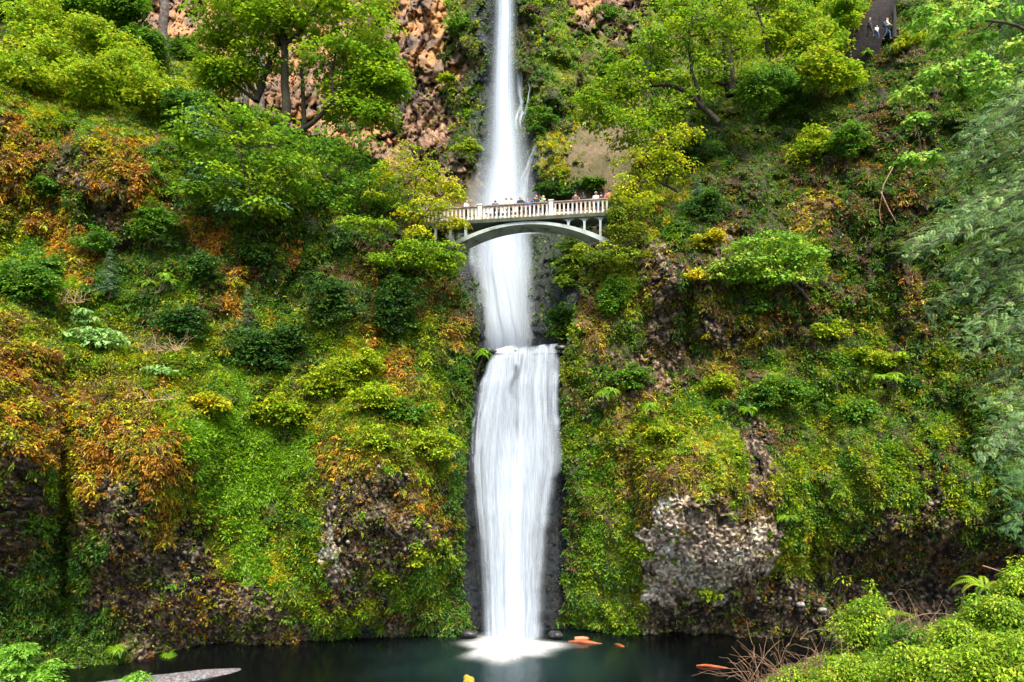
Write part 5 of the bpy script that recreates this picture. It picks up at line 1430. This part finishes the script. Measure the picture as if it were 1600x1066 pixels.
M_twig = simple_mat('dead_twig', (.34,.20,.12), .8, 8, .5, .3)
def twigs(name, label, x0, x1, y0, y1, n, Y, arch=.3, Lm=.9, r=.008):
    root_loc = P((x0 + x1) / 2, y1, Y); paths = []
    run = wander(P(x0 - 6, y1 + 8, Y), P(x1 + 6, y1 + 2, Y), 24, .03); paths.append((run, np.full(24, r * 1.3)))
    for _ in range(n):
        a = run[rng.integers(0, 24)]
        d = unit(np.array([rng.normal() * .8 - .3, rng.normal() * .5, rng.uniform(.1, 1.0)])); L = Lm * rng.uniform(.35, 1.0)
        b = a + d * L; br = wander(a, b, 8, .15, arch * rng.uniform(-.2, 1)); paths.append((br, np.linspace(r * rng.uniform(.4, 1.1), r * .25, 8)))
        if rng.random() < .7:
            m = br[rng.integers(3, 7)]; paths.append((wander(m, m + unit(d + rdir(1)[0] * .7) * L * .5, 5, .15), np.linspace(r * .5, r * .25, 5)))
    V_, F_ = tube(paths, 5)
    o = np_mesh(name, V_, F_, M_twig, origin=root_loc, smooth=True); o.location = root_loc
    tag(o, label, 'dead twigs'); return o
twigs('dead_brushwood', 'tangle of dead brown branches at the tip of the near bank', 1170, 1300, 980, 1062, 70, 14.6, .3, 1.3, .010)
twigs('dead_brushwood', 'dry bent stems arching between the lime bushes', 1400, 1490, 960, 995, 22, 14.2, .8, .9, .009)
for pts, lab, Y, r in [([(1535,884),(1565,893),(1598,906),(1640,925)], 'single bare stick leaning out from the right edge', 14, .014), ([(1445,1005),(1470,995),(1495,992)], 'short pale stick lying in the near bushes', 13.2, .014),
                    ([(1250,1000),(1262,985),(1285,981),(1305,990),(1325,1008)], 'looped thin twig beside the thin bright bush', 14.2, .007), ([(1405,975),(1440,958),(1485,958),(1510,975)], 'long arched twig over the fern on the near bank', 13.6, .009)]:
    pp = np.array([P(x, y, Y) for x, y in pts]); t = np.linspace(0, len(pp) - 1, 10); i = np.minimum(t.astype(int), len(pp) - 2); fr = (t - i)[:, None]
    sm = pp[i] * (1 - fr) + pp[i + 1] * fr
    for _ in range(2): sm[1:-1] = (sm[:-2] + 2 * sm[1:-1] + sm[2:]) / 4
    V_, F_ = tube([(sm, np.linspace(r, r * .5, 10))], 6); o = np_mesh('twig', V_, F_, M_twig, origin=sm[0], smooth=True); o.location = sm[0]; tag(o, lab, 'twig')
# dry twigs on the left bench
for x0, x1, y1, n, lab in [(195,275,545,60,'heap of pale dry twigs on the grassy left bench'),(200,262,622,26,'pale dry twigs lying on the orange buttress top'),(85,125,470,30,'dry straw-coloured stems under the left shrubs')]:
    o = twigs('dry_brushwood', lab, x0, x1, y1 - 30, y1, n, depth_at('left', (x0 + x1) / 2, y1) - .7, .2, 1.3, .022)
    o.data.materials[0] = simple_mat('straw', (.50,.34,.20), .9)
for pts, lab in [([(1395,262),(1380,290),(1374,330),(1376,345)], 'pale bare root hanging down the brown gully'), ([(1376,300),(1390,330),(1402,350)], 'shorter bare root branching below the hanging one')]:
    pp = np.array([P(x, y, depth_at('right', x, y) - .5) for x, y in pts]); V_, F_ = tube([(pp, np.linspace(.06, .03, len(pp)))], 6)
    o = np_mesh('root', V_, F_, M_twig, origin=pp[0], smooth=True); o.location = pp[0]; tag(o, lab, 'tree root')

# gravel bar
def on_water(px, py): 
    Y = CAMZ * F / (py - HZ); return P(px, py, Y)
tip = on_water(392, 1040); 
xs = np.linspace(-27, -15.5, 330); ysg = np.linspace(33, 44.5, 300); X, Yg = np.meshgrid(xs, ysg)
t = (tip[0] - X) / 9.0
cy = tip[1] - .7 - t * 5.2; hw = .15 + 1.9 * np.clip(t, 0, 3) ** .55
h = (1 - ((Yg - cy) / hw) ** 2) * .30 * sstep(0, .3, t) - .03 + .05 * sstep(0, .4, t) * fbm(X * .8, Yg * .8, 0 * X, 3, 3)
d1, d2, er = worley(X / .10, Yg / .10, 4)
Z = np.maximum(h, -.3) + .05 * (1 - d1) * (h > -.02) * (t > .03)
c = np.array([.20,.20,.22]) * (.5 + 1.0 * er)[..., None]; c = np.where((er > .93)[..., None], np.array([.34,.17,.08]), c)
idx = np.arange(X.size).reshape(X.shape); q = np.stack([idx[:-1, :-1], idx[:-1, 1:], idx[1:, 1:], idx[1:, :-1]], -1)[((h > -.25) & (t > .02))[:-1, :-1]]
o = np_mesh('gravel_bar', np.stack([X, Yg, Z], -1).reshape(-1, 3), q, M_ground, color=c.reshape(-1, 3), extra={'Wet': np.zeros(X.size)})
tag(o, 'grey gravel bar tapering to a point in the pool at lower left', 'gravel bar', kind='structure')

M_log = simple_mat('wet_orange_wood', (.42,.095,.02), .6, 4, .5, .5)
def logm(label, p0, p1, r, taper=.35, dz=0.0, chunk=None):
    a, b = on_water(*p0), on_water(*p1); a[2] = b[2] = dz
    n = 12; t = np.linspace(0, 1, n); pts = a + (b - a) * t[:, None]; pts[:, 2] += .04 * np.sin(t * 5)
    rad = r * (taper + (1 - taper) * np.sin(PI * np.clip(t * .9 + .05, 0, 1)))
    V_, F_ = tube([(pts, rad)], 10); V_ = V_ + .02 * np.stack([fbm(V_[:, 0] * 3, V_[:, 1] * 3, V_[:, 2] * 3, 2, k) for k in range(3)], -1)
    base = (a + b) / 2
    if chunk is None:
        o = np_mesh('driftwood_log', V_, F_, M_log, origin=base, smooth=True); o.location = base; tag(o, label, 'log')
    else:
        root = empty('driftwood_log', base); tag(root, label, 'log'); np_mesh('log_body', V_, F_, M_log, root, origin=base, smooth=True)
        c0 = base + np.array([-.25, .2, .22]); V2, F2 = tube([(np.array([c0 - [.45, 0, 0], c0, c0 + [.45, -.05, .02]]), np.array([.13, .17, .12]))], 9)
        np_mesh('broken_stub', V2, F2, simple_mat('pale_wood', (.60,.24,.11), .6), root, origin=base, smooth=True)
logm('orange wet log with a broken stub floating right of the foam', (888,1003), (940,1006), .17, .15, .02, chunk=1)
logm('small orange log almost sunk, nearer the right cliff', (960,1006), (979,1012), .14, .2, -.05)
logm('orange log poking out from the near bank twigs', (1088,1041), (1138,1044), .11, .3, .03)
# golden moss-covered rock tip
b0 = on_water(733, 1070); V_, Fc = [], []
ellip(V_, Fc, (0, 0, .10), (.32, .28, .38), 22, 14); ellip(V_, Fc, (-.17, 0, .42), (.17, .15, .15), 14, 10)
V_ = np.array(V_); V_ += .09 * np.stack([fbm(V_[:, 0] * 5, V_[:, 1] * 5, V_[:, 2] * 5, 3, k + 9) for k in range(3)], -1)
o = np_mesh('mossy_rock', V_, np.array(Fc), simple_mat('golden_moss', (.60,.42,.02), .9, 9, .5, .8, c2=(.25,.17,.02), dist=.05), smooth=True); o.location = b0
tag(o, 'golden yellow moss-capped rock tip in the pool at the bottom edge', 'rock')
M_wet = simple_mat('wet_basalt', (.05,.05,.052), .35, 3, .5, .7, dist=.06)
for x, y, r, lab in [(764,549,.42,'wet black rock at the left end of the lower brink'),(808,549,.20,'small wet rock parting the water on the brink, left one'),(827,548,.28,'wet rock parting the water near the middle of the brink'),(876,544,.40,'wet black rock at the right end of the lower brink'),(733,990,.5,'wet rock at the foot of the left cliff beside the foam'),(868,992,.5,'wet rock at the foot of the right cliff beside the foam')]:
    V_, Fc = [], []; ellip(V_, Fc, (0, 0, 0), (r * 1.2, r * .8, r * .6), 16, 10); V_ = np.array(V_); V_ += .35 * r * np.stack([fbm(V_[:, 0] * 3 + x, V_[:, 1] * 3, V_[:, 2] * 3, 3, k) for k in range(3)], -1)
    o = np_mesh('wet_rock', V_, np.array(Fc), M_wet, smooth=True); o.location = P(x, y, 52.9 if y < 700 else 49.3); tag(o, lab, 'rock')
# pale stones lodged in the dark undercut on the right
M_stone = simple_mat('pale_stone', (.42,.40,.38), .8, 5, .4, .6)
for x, y, r, lab in [(1345,955,.42,'largest pale stone, seen through the thin bright bush'),(1285,953,.30,'pale stone left of the one behind the bush'),(1232,935,.26,'pale stone at the lower right of the cobbled rock'),(1182,935,.22,'small pale stone under the cobbled rock'),(1251,945,.34,'flat pale stone between the two on the undercut'),(1390,928,.2,'small pale stone right of the bush in the undercut')]:
    V_, Fc = [], []; ellip(V_, Fc, (0, 0, 0), (r, r * .6, r * .6), 14, 9); V_ = np.array(V_); V_ += .25 * r * np.stack([fbm(V_[:, 0] * 3 + x, V_[:, 1] * 3, V_[:, 2] * 3, 2, k) for k in range(3)], -1)
    o = np_mesh('stone', V_, np.array(Fc), M_stone, smooth=False); o.location = P(x, y, depth_at('right', x, y) - .05); tag(o, lab, 'stone')

# ---------------------------------------------------------------- light, sky, camera
w = bpy.data.worlds.new('World'); sc.world = w; w.use_nodes = True
nt = w.node_tree
bg = nt.nodes['Background']
sky = nt.nodes.new('ShaderNodeTexSky'); sky.sky_type = 'NISHITA'; sky.sun_disc = False
SUN_EL, SUN_AZ = math.radians(57), math.radians(166)   # azimuth clockwise from +Y: behind the camera, to its left
sky.sun_elevation = SUN_EL; sky.sun_rotation = SUN_AZ
sky.air_density = 1.0; sky.dust_density = 2.5; sky.ozone_density = 1.0
nt.links.new(sky.outputs[0], bg.inputs['Color']); bg.inputs['Strength'].default_value = 0.12
sun = bpy.data.lights.new('sun', 'SUN'); sun.energy = 3.2; sun.angle = math.radians(20); sun.color = (1.0, 0.90, 0.74)
so = bpy.data.objects.new('sun', sun); col.objects.link(so)
sd = Vector((math.sin(SUN_AZ) * math.cos(SUN_EL), math.cos(SUN_AZ) * math.cos(SUN_EL), math.sin(SUN_EL)))
so.rotation_euler = sd.to_track_quat('Z', 'Y').to_euler()
cam = bpy.data.cameras.new('camera'); co = bpy.data.objects.new('camera', cam); col.objects.link(co)
co.location = (0, 0, CAMZ); co.rotation_euler = (PI / 2, 0, 0)
cam.sensor_width = 36; cam.lens = 36 * F / 1600.0; cam.shift_y = (HZ - 533) / 1600.0
cam.clip_start = 0.1; cam.clip_end = 2000
sc.camera = co
sc.view_settings.view_transform = 'Standard'; sc.view_settings.look = 'None'
sc.view_settings.exposure = 1.35; sc.view_settings.gamma = 1.0
sc.cycles.max_bounces = 5; sc.cycles.diffuse_bounces = 3; sc.cycles.glossy_bounces = 2; sc.cycles.transmission_bounces = 3
sc.cycles.transparent_max_bounces = 16
sc.cycles.use_adaptive_sampling = True; sc.cycles.adaptive_threshold = 0.02
